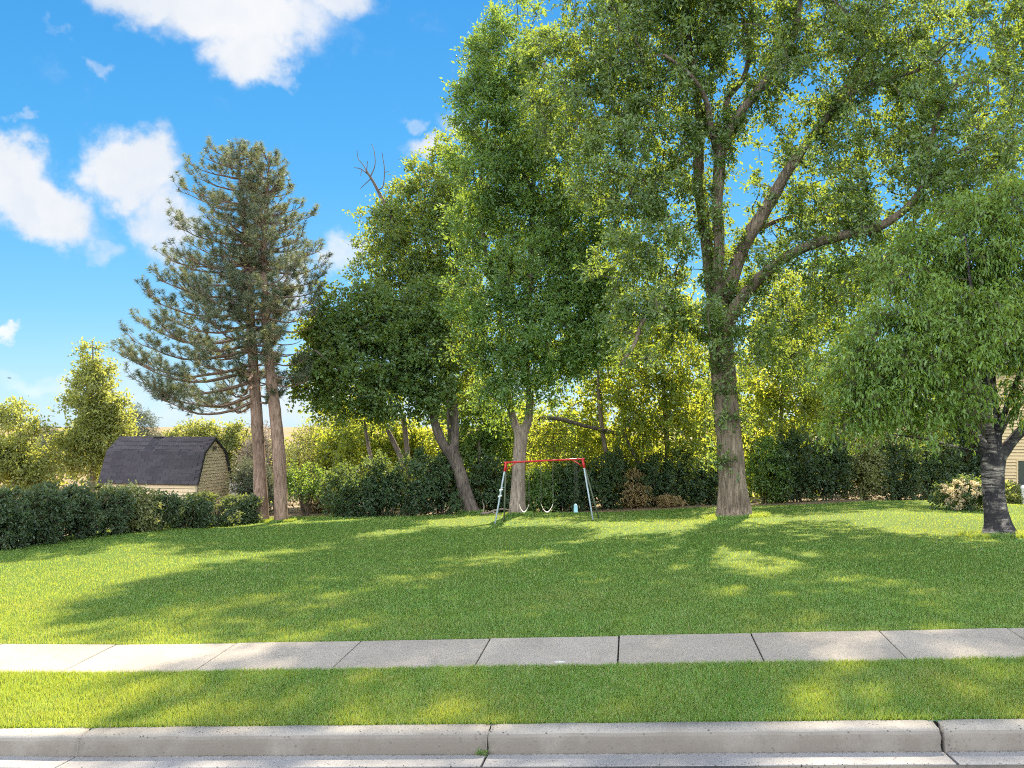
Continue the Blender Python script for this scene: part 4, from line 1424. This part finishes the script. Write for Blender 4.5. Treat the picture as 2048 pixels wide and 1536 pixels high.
# heap of dry leaves in the shade of the row
shrub('leaf_heap', 'low heap of dry brown leaves at the foot of the dark shrubs', 1338, 1030, 37.3, 44, 20, BR, 373, None, n=70, per=40, spread=.14, ll=.08, lw=.05, cat='leaf heap', stems=1)

# far treeline at the bottom of the valley
rng = np.random.RandomState(4)
bl = []
for i in range(46):
    px = -120 + i * 50
    bl.append((px, 925 + rng.uniform(-14, 10), 40, rng.uniform(28, 44), rng.uniform(-4, 4), 3))
cl, ow = sample_blobs(rng, px_blobs(108, bl), 1500, .1, 4, .3, .4)
V, F, A, TV, TT = foliage(rng, cl, ow, 12, 1.6, .7, .5)
tag(link('far_wood', np_mesh('far_wood', V, F, LF, False, {'rnd': A})), 'far belt of trees in the low ground behind', 'wood', kind='stuff')

# ------------------------------------------------------------------ barn-roofed shed
M['siding'] = simple_mat('tan_siding', (.60, .47, .30), .7, var=.08, scale=3, bump=.15, bscale=60)
M['trim'] = simple_mat('tan_trim', (.36, .29, .20), .7, var=.08)
M['shadow_gap'] = simple_mat('sheathing', (.16, .125, .085), .9)
M['dark_slot'] = simple_mat('dark_slot', (.03, .028, .026), .8)


def shingle_mat():
    m, nt, out = material('shingle')
    oi = nt.new('ShaderNodeObjectInfo')
    geo = nt.new('ShaderNodeNewGeometry')
    n = nt.noise(geo.outputs['Position'], 40, 4, .7)
    c = nt.ramp(oi.outputs['Random'], [(0, (.048, .043, .050)), (.5, (.058, .052, .060)), (1, (.072, .066, .074))])
    c = nt.mixc(nt.maprange(n, .35, .7, .4, 0), c, (.035, .032, .038))
    b_ = nt.new('ShaderNodeBsdfPrincipled', ins={'Base Color': c, 'Roughness': .9, 'Specular IOR Level': .2})
    nt.l.new(b_.outputs[0], out.inputs[0])
    return m


M['shingle'] = shingle_mat()
DS = 38.0
eave = P(393, 962, DS)
ang = rad(77)
ga = Vector((CY * math.cos(ang) - SY * math.sin(ang), SY * math.cos(ang) + CY * math.sin(ang), 0))     # along the gable, away from us
lo_ = Vector((CY * -math.sin(ang) - SY * math.cos(ang), SY * -math.sin(ang) + CY * math.cos(ang), 0))   # along the length, to the left
W_, L_ = 2.45, 3.95
UP = Vector((0, 0, 1))
zground = float(zg(eave.x - 1.5, eave.y + 1))
shed = empty('shed', (eave.x, eave.y, zground))
tag(shed, 'tan shed with dark shingled barn roof behind the hedge', 'shed')
EH = eave.z - zground
RH = 1.56
base = Vector((eave.x, eave.y, zground))
KH, KI = RH * .66, W_ * .17       # knuckle of the roof: height above the eave and inset
gp = [Vector((0, 0)), Vector((W_, 0)), Vector((W_, EH)), Vector((W_ - KI, EH + KH)), Vector((W_ / 2, EH + RH)), Vector((KI, EH + KH)), Vector((0, EH))]
m_ = MB()
m_.quad_prism([base + ga * p.x + UP * p.y for p in gp], lo_ * L_)
link('wall', m_.mesh('wall', M['shadow_gap']), shed)


def gable_w(h):
    if h < EH: return 0.0
    if h < EH + KH: return KI * (h - EH) / KH
    return KI + (W_ / 2 - KI) * (h - EH - KH) / (RH - KH)


bh = .125
h = .02
while h < EH + RH - .16:
    i0, i1 = gable_w(h) + .02, gable_w(h + bh) + .02
    m_ = MB()
    o_ = base - lo_ * .004
    m_.v = [tuple(o_ + ga * x + UP * y - lo_ * t) for x, y, t in ((i0, h, .034), (W_ - i0, h, .034), (W_ - i1, h + bh - .014, .020), (i1, h + bh - .014, .020),
                                                              (i0, h, 0), (W_ - i0, h, 0), (W_ - i1, h + bh - .014, 0), (i1, h + bh - .014, 0))]
    m_.f = [[0, 1, 2, 3], [7, 6, 5, 4], [4, 5, 1, 0], [6, 7, 3, 2], [5, 6, 2, 1], [7, 4, 0, 3]]
    link('board', m_.mesh('board', M['siding']), shed)
    h += bh
h = .02
bm_ = None
while h < EH - .05:
    if bm_ is None:
        m_ = MB()
        m_.v = [tuple(lo_ * x + UP * y - ga * t) for x, y, t in ((0, 0, .03), (L_, 0, .03), (L_, bh - .02, .014), (0, bh - .02, .014), (0, 0, .004), (L_, 0, .004), (L_, bh - .02, .004), (0, bh - .02, .004))]
        m_.f = [[3, 2, 1, 0], [4, 5, 6, 7], [0, 1, 5, 4], [2, 3, 7, 6], [1, 2, 6, 5], [3, 0, 4, 7]]
        bm_ = m_.mesh('board', M['siding'])
    o_ = bpy.data.objects.new('board', bm_)
    COL.objects.link(o_)
    o_.parent = shed
    o_.location = UP * h
    h += bh
# roof: four sloping slabs, then single shingles on the two slopes that are seen
ov = .10
roof = empty('roof', (0, 0, 0), parent=shed)
sl = [(Vector((-.10, EH - .14)), Vector((KI, EH + KH))), (Vector((KI, EH + KH)), Vector((W_ / 2, EH + RH))), (Vector((W_ / 2, EH + RH)), Vector((W_ - KI, EH + KH))), (Vector((W_ - KI, EH + KH)), Vector((W_ + .10, EH - .14)))]
for a_, b_ in sl:
    dr = (b_ - a_).normalized()
    nn = Vector((-dr.y, dr.x))
    m_ = MB()
    q = [a_, b_, b_ + nn * .03, a_ + nn * .03]
    m_.quad_prism([base + ga * p.x + UP * p.y - lo_ * ov for p in q], lo_ * (L_ + 2 * ov))
    link('roof_deck', m_.mesh('roof_deck', M['shingle']), roof)
rr_ = random.Random(3)
for a_, b_ in sl[:2]:
    dr = (b_ - a_)
    Ls = dr.length
    dr = dr.normalized()
    nn = Vector((-dr.y, dr.x))
    nc = int(round(Ls / .145))
    cs = Ls / nc
    nsh = 12
    ws = (L_ + 2 * ov) / nsh
    m_ = MB()
    d3, n3 = ga * dr.x + UP * dr.y, ga * nn.x + UP * nn.y
    m_.box(Vector((0, 0, 0)), lo_ * (ws - .008), d3 * (cs + .03), n3 * .012)
    me = m_.mesh('shingle', M['shingle'])
    for c_ in range(nc):
        for s_ in range(nsh):
            off = (.5 * ws if c_ % 2 else 0)
            if off and s_ == nsh - 1:
                continue
            o_ = bpy.data.objects.new('shingle', me)
            COL.objects.link(o_)
            o_.parent = roof
            pos = a_ + dr * (c_ * cs) + nn * (.031 + rr_.uniform(0, .006) + .004 * (c_ % 2))
            o_.location = ga * pos.x + UP * pos.y + lo_ * (-ov + s_ * ws + off)
m_ = MB()
for (a_, b_) in sl:
    dr = (b_ - a_).normalized()
    nn = Vector((-dr.y, dr.x))
    q = [a_ - nn * .05, b_ - nn * .05, b_ + nn * .028, a_ + nn * .028]
    m_.quad_prism([base + ga * p.x + UP * p.y - lo_ * (ov + .022) for p in q], lo_ * .02)
link('rake_trim', m_.mesh('rake_trim', M['dark_slot']), roof)
vent = MB()
o_ = base + ga * (W_ / 2 - .16) + UP * (EH + RH - .46) - lo_ * .05
vent.box(o_, ga * .32, UP * .17, lo_ * .03)
v_ = link('gable_vent', vent.mesh('gable_vent', M['trim']), shed)
for k_ in range(4):
    s_ = MB()
    s_.box(o_ - lo_ * .004 + ga * .03 + UP * (.025 + .034 * k_), ga * .26, UP * .016, -lo_ * .008)
    link('louvre', s_.mesh('louvre', M['dark_slot']), v_)
cap = MB()
pc = base + ga * (W_ / 2) + UP * (EH + RH + .01) + lo_ * (L_ * .58)
cap.box(pc - ga * .14 - lo_ * .2, ga * .28, lo_ * .4, UP * .06)
link('roof_vent', cap.mesh('roof_vent', M['dark_slot'], bevel=.02), roof)
cb = MB()
cb.box(base - ga * .035 - lo_ * .035, ga * .07, lo_ * .07, UP * (EH + .02))
link('corner_board', cb.mesh('corner_board', M['trim']), shed)

# grey board fence right of the shed
M['fence'] = simple_mat('grey_boards', (.42, .41, .38), .8, var=.15, scale=4)
fd = 46.0
f0, f1 = P(446, 965, fd), P(492, 966, fd)
fg = float(zg(f0.x, f0.y))
fence = empty('board_fence', (f0.x, f0.y, fg))
tag(fence, 'weathered pale grey board fence right of the shed', 'fence')
fv = (f1 - f0)
fv.z = 0
fl = fv.length
fv.normalize()
nb = 8
for k_ in range(nb):
    s_ = MB()
    s_.box(Vector((f0.x, f0.y, fg)) + fv * (k_ * fl / nb), fv * (fl / nb - .012), Vector((-fv.y, fv.x, 0)) * .02, UP * (f0.z - fg - .02 * (k_ % 2)))
    link('board', s_.mesh('board', M['fence']), fence)
for k_ in (0, 1):
    s_ = MB()
    s_.box(Vector((f0.x, f0.y, fg)) + fv * (k_ * fl - .05) - Vector((-fv.y, fv.x, 0)) * .1, fv * .1, Vector((-fv.y, fv.x, 0)) * .095, UP * (f0.z - fg + .06))
    link('post', s_.mesh('post', M['fence']), fence)

# ------------------------------------------------------------------ neighbour's house at the right edge
M['hs_siding'] = simple_mat('cream_siding', (.60, .46, .25), .65, var=.06, scale=2)
M['hs_white'] = simple_mat('white_trim', (.72, .70, .66), .6, var=.05)
M['glass'] = simple_mat('window_glass', (.05, .055, .06), .08, var=.2, scale=1.2, spec=.8)
M['hs_base'] = simple_mat('foundation', (.30, .27, .24), .9, var=.15)
hd = 38.0
hc = P(1986, 995, hd)
hx = Vector((1, -.06, 0)).normalized()
hy = Vector((.06, 1, 0)).normalized()
hz = float(zg(hc.x, hc.y)) - .1
house = empty('house', (hc.x, hc.y, hz))
tag(house, 'cream sided house half hidden behind the dark banded trunk', 'house')
hb = Vector((hc.x, hc.y, hz))
HW, HD_, HH = 7.5, 8.0, 4.9
m_ = MB()
m_.box(hb, hx * HW, hy * HD_, UP * HH)
link('wall', m_.mesh('wall', M['shadow_gap']), house)
m_ = MB()
m_.box(hb - hy * .06 - hx * .03, hx * (HW + .06), hy * .05, UP * (hc.z - hz - .02))
link('foundation', m_.mesh('foundation', M['hs_base']), house)
wx0, wx1 = .86, 1.9
wz0, wz1 = (P(2035, 986, hd).z - hz), (P(2035, 921, hd).z - hz)


def hboard(x0, x1, z):
    s_ = MB()
    s_.v = [tuple(hb + hx * x + UP * y - hy * t) for x, y, t in ((x0, z, .04), (x1, z, .04), (x1, z + .102, .008), (x0, z + .102, .008), (x0, z, .002), (x1, z, .002), (x1, z + .102, .002), (x0, z + .102, .002))]
    s_.f = [[0, 1, 2, 3], [7, 6, 5, 4], [4, 5, 1, 0], [6, 7, 3, 2], [5, 6, 2, 1], [7, 4, 0, 3]]
    link('board', s_.mesh('board', M['hs_siding']), house)


z = hc.z - hz
while z < HH - .15:
    if z + .102 > wz0 - .06 and z < wz1 + .06:
        hboard(.06, wx0 - .06, z)
        hboard(wx1 + .06, 4.2, z)
    else:
        hboard(.06, 4.2, z)
    z += .12
win = empty('window', hb + hx * wx0 + UP * wz0 - Vector(house.location), parent=house)
for (x0, x1, z0, z1) in ((wx0 - .06, wx0, wz0 - .06, wz1 + .06), (wx1, wx1 + .06, wz0 - .06, wz1 + .06), (wx0, wx1, wz1, wz1 + .06), (wx0, wx1, wz0 - .06, wz0)):
    s_ = MB()
    s_.box(hb + hx * x0 + UP * z0 - hy * .04, hx * (x1 - x0), hy * .045, UP * (z1 - z0))
    link('frame', s_.mesh('frame', M['hs_siding']), win)
s_ = MB()
s_.box(hb + hx * wx0 + UP * wz0 - hy * .012, hx * (wx1 - wx0), hy * .008, UP * (wz1 - wz0))
link('pane', s_.mesh('pane', M['glass']), win)
s_ = MB()
s_.box(hb - hx * .04 - hy * .04, hx * .1, hy * .1, UP * HH)
link('corner_board', s_.mesh('corner_board', M['hs_siding']), house)
s_ = MB()
s_.quad_prism([hb + hx * -.4 + UP * (HH - .05) - hy * .4, hb + hx * (HW + .4) + UP * (HH - .05) - hy * .4, hb + hx * (HW + .4) + UP * (HH + 1.9) + hy * (HD_ / 2), hb - hx * .4 + UP * (HH + 1.9) + hy * (HD_ / 2)], UP * .12)
s_.quad_prism([hb + hx * -.4 + UP * (HH - .05) + hy * (HD_ + .4), hb + hx * (HW + .4) + UP * (HH - .05) + hy * (HD_ + .4), hb + hx * (HW + .4) + UP * (HH + 1.89) + hy * (HD_ / 2 + .01), hb - hx * .4 + UP * (HH + 1.89) + hy * (HD_ / 2 + .01)], UP * .12)
link('roof', s_.mesh('roof', M['shingle']), house)
ur = P(2046, 978, 33.0)
ug = float(zg(ur.x, ur.y))
post = empty('lamp_bollard', (ur.x, ur.y, ug))
tag(post, 'white post standing in front of the house window at the right edge', 'post')
s_ = MB()
s_.tube([Vector((ur.x, ur.y, ug - .05)), Vector((ur.x, ur.y, ur.z)), Vector((ur.x, ur.y, ur.z + .02))], [.06, .06, .075], 12)
link('post', s_.mesh('post', M['hs_white'], smooth=True), post)
s_ = MB()
s_.tube([Vector((ur.x, ur.y, ur.z + .02)), Vector((ur.x, ur.y, ur.z + .09)), Vector((ur.x, ur.y, ur.z + .13))], [.085, .07, .02], 12)
link('cap', s_.mesh('cap', M['hs_white'], smooth=True), post)

# ------------------------------------------------------------------ swing set
M['red'] = simple_mat('red_paint', (.42, .012, .016), .45, var=.25, scale=9)
M['bluegrey'] = simple_mat('pale_blue_paint', (.30, .37, .40), .45, var=.18, scale=8)
M['dullleg'] = simple_mat('dull_green_steel', (.13, .15, .11), .55, var=.2)
M['chain'] = simple_mat('chain_steel', (.22, .21, .19), .45, .6)
M['belt'] = simple_mat('white_plastic', (.66, .64, .56), .5, var=.1)
M['blue'] = simple_mat('pale_blue_plastic', (.30, .52, .60), .5, var=.1)
lf, lr = G(990, 1048), G(1008, 1042)
rf = G(1186, 1040)
rrp = rf + (lr - lf) * 1.0
rrp.z = float(zg(rrp.x, rrp.y))
dl, dr_ = depth((lf + lr) / 2), depth((rf + rrp) / 2)
tl, trr = P(1012, 925, dl), P(1165, 918, dr_)
swing_set = empty('swing_set', ((lf + rrp) / 2).x and ((lf + rf) / 2))
tag(swing_set, 'old metal swing set with red top bar and pale blue legs', 'swing set')
bd = (trr - tl).normalized()


def part(name, pts, rs, mat, parent, n=10):
    s = MB()
    s.tube(pts, rs, n)
    return link(name, s.mesh(name, mat, smooth=True), parent)


part('top_bar', [tl - bd * .06, tl + bd * .5, trr - bd * .5, trr + bd * .06], [.028] * 4, M['red'], swing_set)
for top, foot, mat in ((tl, lf, M['bluegrey']), (tl, lr, M['dullleg']), (trr, rf, M['bluegrey']), (trr, rrp, M['dullleg'])):
    v = foot - top
    part('leg', [top + v * .13, top + v * .6, foot + v * .02], [.024] * 3, mat, swing_set)
    part('leg_socket', [top + v * .0, top + v * .08, top + v * .15], [.034, .031, .030], M['red'], swing_set)
for top, sgn in ((tl, 1), (trr, -1)):
    part('brace', [top + bd * sgn * .30 - UP * .02, top + bd * sgn * .13 - UP * .13, top + bd * sgn * .02 - UP * .22], [.014] * 3, M['red'], swing_set)
part('cross_rail', [lf * .42 + tl * .58, lr * .42 + tl * .58], [.016, .016], M['bluegrey'], swing_set)
for k_ in (.45, .55):
    c_ = tl * (1 - k_) + lf * k_
    part('clamp', [c_ - Vector((.05, .02, .02)), c_ + Vector((.05, .02, .02))], [.026, .026], M['belt'], swing_set)


def bar_at(px):
    t = (px - 1012) / (1165 - 1012)
    return tl * (1 - t) + trr * t


def swing(label, pxa, pxb, py_a, py_low, mat, flat=False):
    A, B = bar_at(pxa), bar_at(pxb)
    dm = depth((A + B) / 2)
    ea, eb = P(pxa, py_a, dm), P(pxb, py_a, dm)
    lo = P((pxa + pxb) / 2, py_low, dm)
    t = empty('swing', (A + B) / 2)
    tag(t, label, 'swing', 'swings hanging from the red bar')
    for a_, e_ in ((A, ea), (B, eb)):
        n = 14
        pts = [a_ * (1 - i / n) + e_ * (i / n) + Vector((.006 * (i % 2), 0, 0)) for i in range(n + 1)]
        part('chain', pts, [.006] * (n + 1), M['chain'], t, 5)
    s = MB()
    n = 10
    hw = Vector((-SY, CY, 0)) * .075
    pts = []
    for i in range(n + 1):
        u = i / n
        q = ea * (1 - u) + eb * u
        q.z += (lo.z - ea.z) * (1 - (2 * u - 1) ** 2)
        pts.append(q)
    for i in range(n):
        b0 = len(s.v)
        for q in (pts[i], pts[i + 1]):
            s.v += [tuple(q - hw + UP * .010), tuple(q + hw + UP * .010), tuple(q + hw - UP * .010), tuple(q - hw - UP * .010)]
        s.f += [[b0 + k, b0 + 4 + k, b0 + 4 + (k + 1) % 4, b0 + (k + 1) % 4] for k in range(4)]
    s.f += [[0, 1, 2, 3], [len(s.v) - 4 + k for k in (3, 2, 1, 0)]]
    link('seat', s.mesh('seat', mat, smooth=False), t)


swing('white belt swing hanging in front of the straight tree trunk', 1038, 1058, 1008, 1024, M['belt'])
swing('white belt swing sagging in the middle of the set', 1082, 1106, 1008, 1024, M['belt'])
# pale blue seat seen end-on
A = bar_at(1152)
dm = depth(A)
t = empty('swing', A)
tag(t, 'pale blue plastic seat hanging near the right leg', 'swing', 'swings hanging from the red bar')
for off in (-.03, .03):
    part('rope', [A + bd * off, P(1152, 960, dm) + bd * off, P(1152, 1010, dm) + bd * off], [.005] * 3, M['chain'], t, 5)
s = MB()
c_ = P(1152, 1025, dm)
s.quad_prism([c_ - bd * .055, c_ + bd * .055, c_ + bd * .05 + UP * .20, c_ + bd * .02 + UP * .24, c_ - bd * .02 + UP * .24, c_ - bd * .05 + UP * .20], Vector((-SY, CY, 0)) * .30)
link('seat', s.mesh('seat', M['blue'], bevel=.012), t)

# fallen branch by the leaning trunk
paths = []
d = depth(G(990, 1029))
for sp in ([(962, 1027, 5), (975, 1026, 5, -.1), (992, 1020, 4, -.2), (1008, 1018, 3.4, -.2), (1022, 1021, 2.5, -.2)], [(985, 1023, 3.5, -.15), (998, 1030, 3, -.3), (1016, 1029, 2, -.4)], [(966, 1026, 3), (968, 1012, 2.4), (964, 1002, 1.6)]):
    pts, rs = limb_path(d - .2, sp, 4)
    paths.append((pts, rs))
o = link('fallen_branch', tubes_mesh('fallen_branch', paths, M['bark_mid'], 6))
tag(o, 'bare fallen branch lying between the leaning trunk and the swing set', 'branch')
# low limb and slim stems seen through the trees
pts, rs = limb_path(39, [(1075, 836, 9), (1120, 838, 9), (1170, 852, 8), (1215, 862, 8), (1250, 872, 7)], 5)
o = link('leaning_log', tubes_mesh('leaning_log', [(pts, rs), limb_path(39, [(1250, 872, 7), (1285, 950, 9), (1300, 1040, 10)], 5)], M['bark_dark'], 8))
tag(o, 'dark bent tree stem arching low between straight trunk and bright trees', 'tree')
GL = 'slim stems among the shrubs'
for i, (lb, sp) in enumerate([('pale slim stem leaning right of the swing set', [(1196, 740, 6), (1198, 800, 8), (1206, 870, 10), (1216, 930, 11), (1222, 1035, 12)]),
                              ('slim dark stem under the round crown, left one', [(728, 840, 6), (738, 900, 8), (750, 950, 9), (760, 1035, 10)]),
                              ('leaning brown stem under the round crown, middle one', [(775, 860, 9), (790, 890, 11), (804, 930, 12), (810, 1036, 13)]),
                              ('upright brown stem under the round crown, right one', [(806, 830, 10), (812, 880, 11), (816, 940, 12), (816, 1036, 13)]),
                              ('slim stem just left of the straight trunk', [(958, 880, 6), (960, 940, 8), (958, 1032, 9)])]):
    pts, rs = limb_path(39.2, sp, 5)
    o = link('sapling_stem', limb_mesh('sapling_stem', pts[::-1], rs[::-1], M['bark_mid'], 8, .06, 400 + i))
    tag(o, lb, 'tree', GL)

# grit washed along the foot of the kerb and loose stones at the edge of the asphalt
rng = np.random.RandomState(14)
n = 1500
X = rng.uniform(-6, 5, n)
Y = np.where(rng.uniform(size=n) < .62, 7.315 - np.abs(rng.normal(0, .018, n)), rng.uniform(6.93, 7.04, n))
sz = rng.uniform(.002, .0065, n) * np.where(rng.uniform(size=n) < .06, 1.9, 1)
c = np.stack([X, Y, gx(X) + np.where(Y > 7.05, .004, .016)], -1)
o8 = np.array([[1, 0, 0], [-.5, .87, 0], [-.5, -.87, 0], [0, 0, .9]])
V = (c[:, None, :] + o8[None] * sz[:, None, None] * rng.uniform(.6, 1.4, (n, 4, 1))).reshape(-1, 3)
F = np.concatenate([np.arange(n)[:, None] * 4 + np.array([t_]) for t_ in ([0, 1, 3], [1, 2, 3], [2, 0, 3])])
M['grit'] = simple_mat('grit', (.10, .09, .08), .9, var=.7, scale=40)
tag(link('grit', np_mesh('grit', V, F, M['grit'])), 'dark grit lying along the gutter and asphalt edge', 'grit', kind='stuff')

# weed in the kerb joint, stray leaf, blue paint mark, distant bird
rng = np.random.RandomState(2)
wp = Vector((kx[3] - .0, 7.305, float(gx(kx[3]))))
c = np.array([tuple(wp + Vector((rng.uniform(-.08, .02), rng.uniform(-.025, .015), .008))) for _ in range(20)])
V, F, A, TV, TT = foliage(rng, c, nrm(rng.normal(size=c.shape) + [0, 0, 1]), 10, .04, .024, .010, droop=.1)
tag(link('weed', np_mesh('weed', V, F, M['lf_mid'], False, {'rnd': A})), 'little weed growing from the kerb joint', 'weed')
M['whiteleaf'] = simple_mat('bleached_leaf', (.62, .60, .55), .7)
lp = G(1120, 1326)
s = MB()
s.quad_prism([lp + Vector((-.055, 0, .010)), lp + Vector((-.02, -.025, .012)), lp + Vector((.05, -.012, .014)), lp + Vector((.06, .015, .010)), lp + Vector((-.01, .03, .014))], (0, 0, -.004))
tag(link('leaf', s.mesh('leaf', M['whiteleaf'])), 'bleached leaf lying on the sidewalk slab', 'leaf')
bp = P(19, 756, 90)
s = MB()
M['bird'] = simple_mat('dark_bird', (.05, .05, .055), .8)
r_ = Vector((CY, SY, 0))
f_ = Vector((-SY, CY, 0))
bird = empty('bird', bp)
tag(bird, 'tiny dark bird gliding in the sky at the left edge', 'bird')
s.tube([bp - r_ * .17, bp - r_ * .08, bp + r_ * .05, bp + r_ * .15, bp + r_ * .2], [.015, .04, .045, .03, .008], 8)
link('body', s.mesh('body', M['bird'], smooth=True), bird)
for sg in (-1, 1):
    s = MB()
    s.quad_prism([bp + r_ * .06, bp + r_ * .02 + f_ * sg * .2 + UP * .03, bp - r_ * .06 + f_ * sg * .36 + UP * .01, bp - r_ * .07 + f_ * sg * .18 + UP * .02, bp - r_ * .06], UP * .012)
    link('wing', s.mesh('wing', M['bird']), bird)
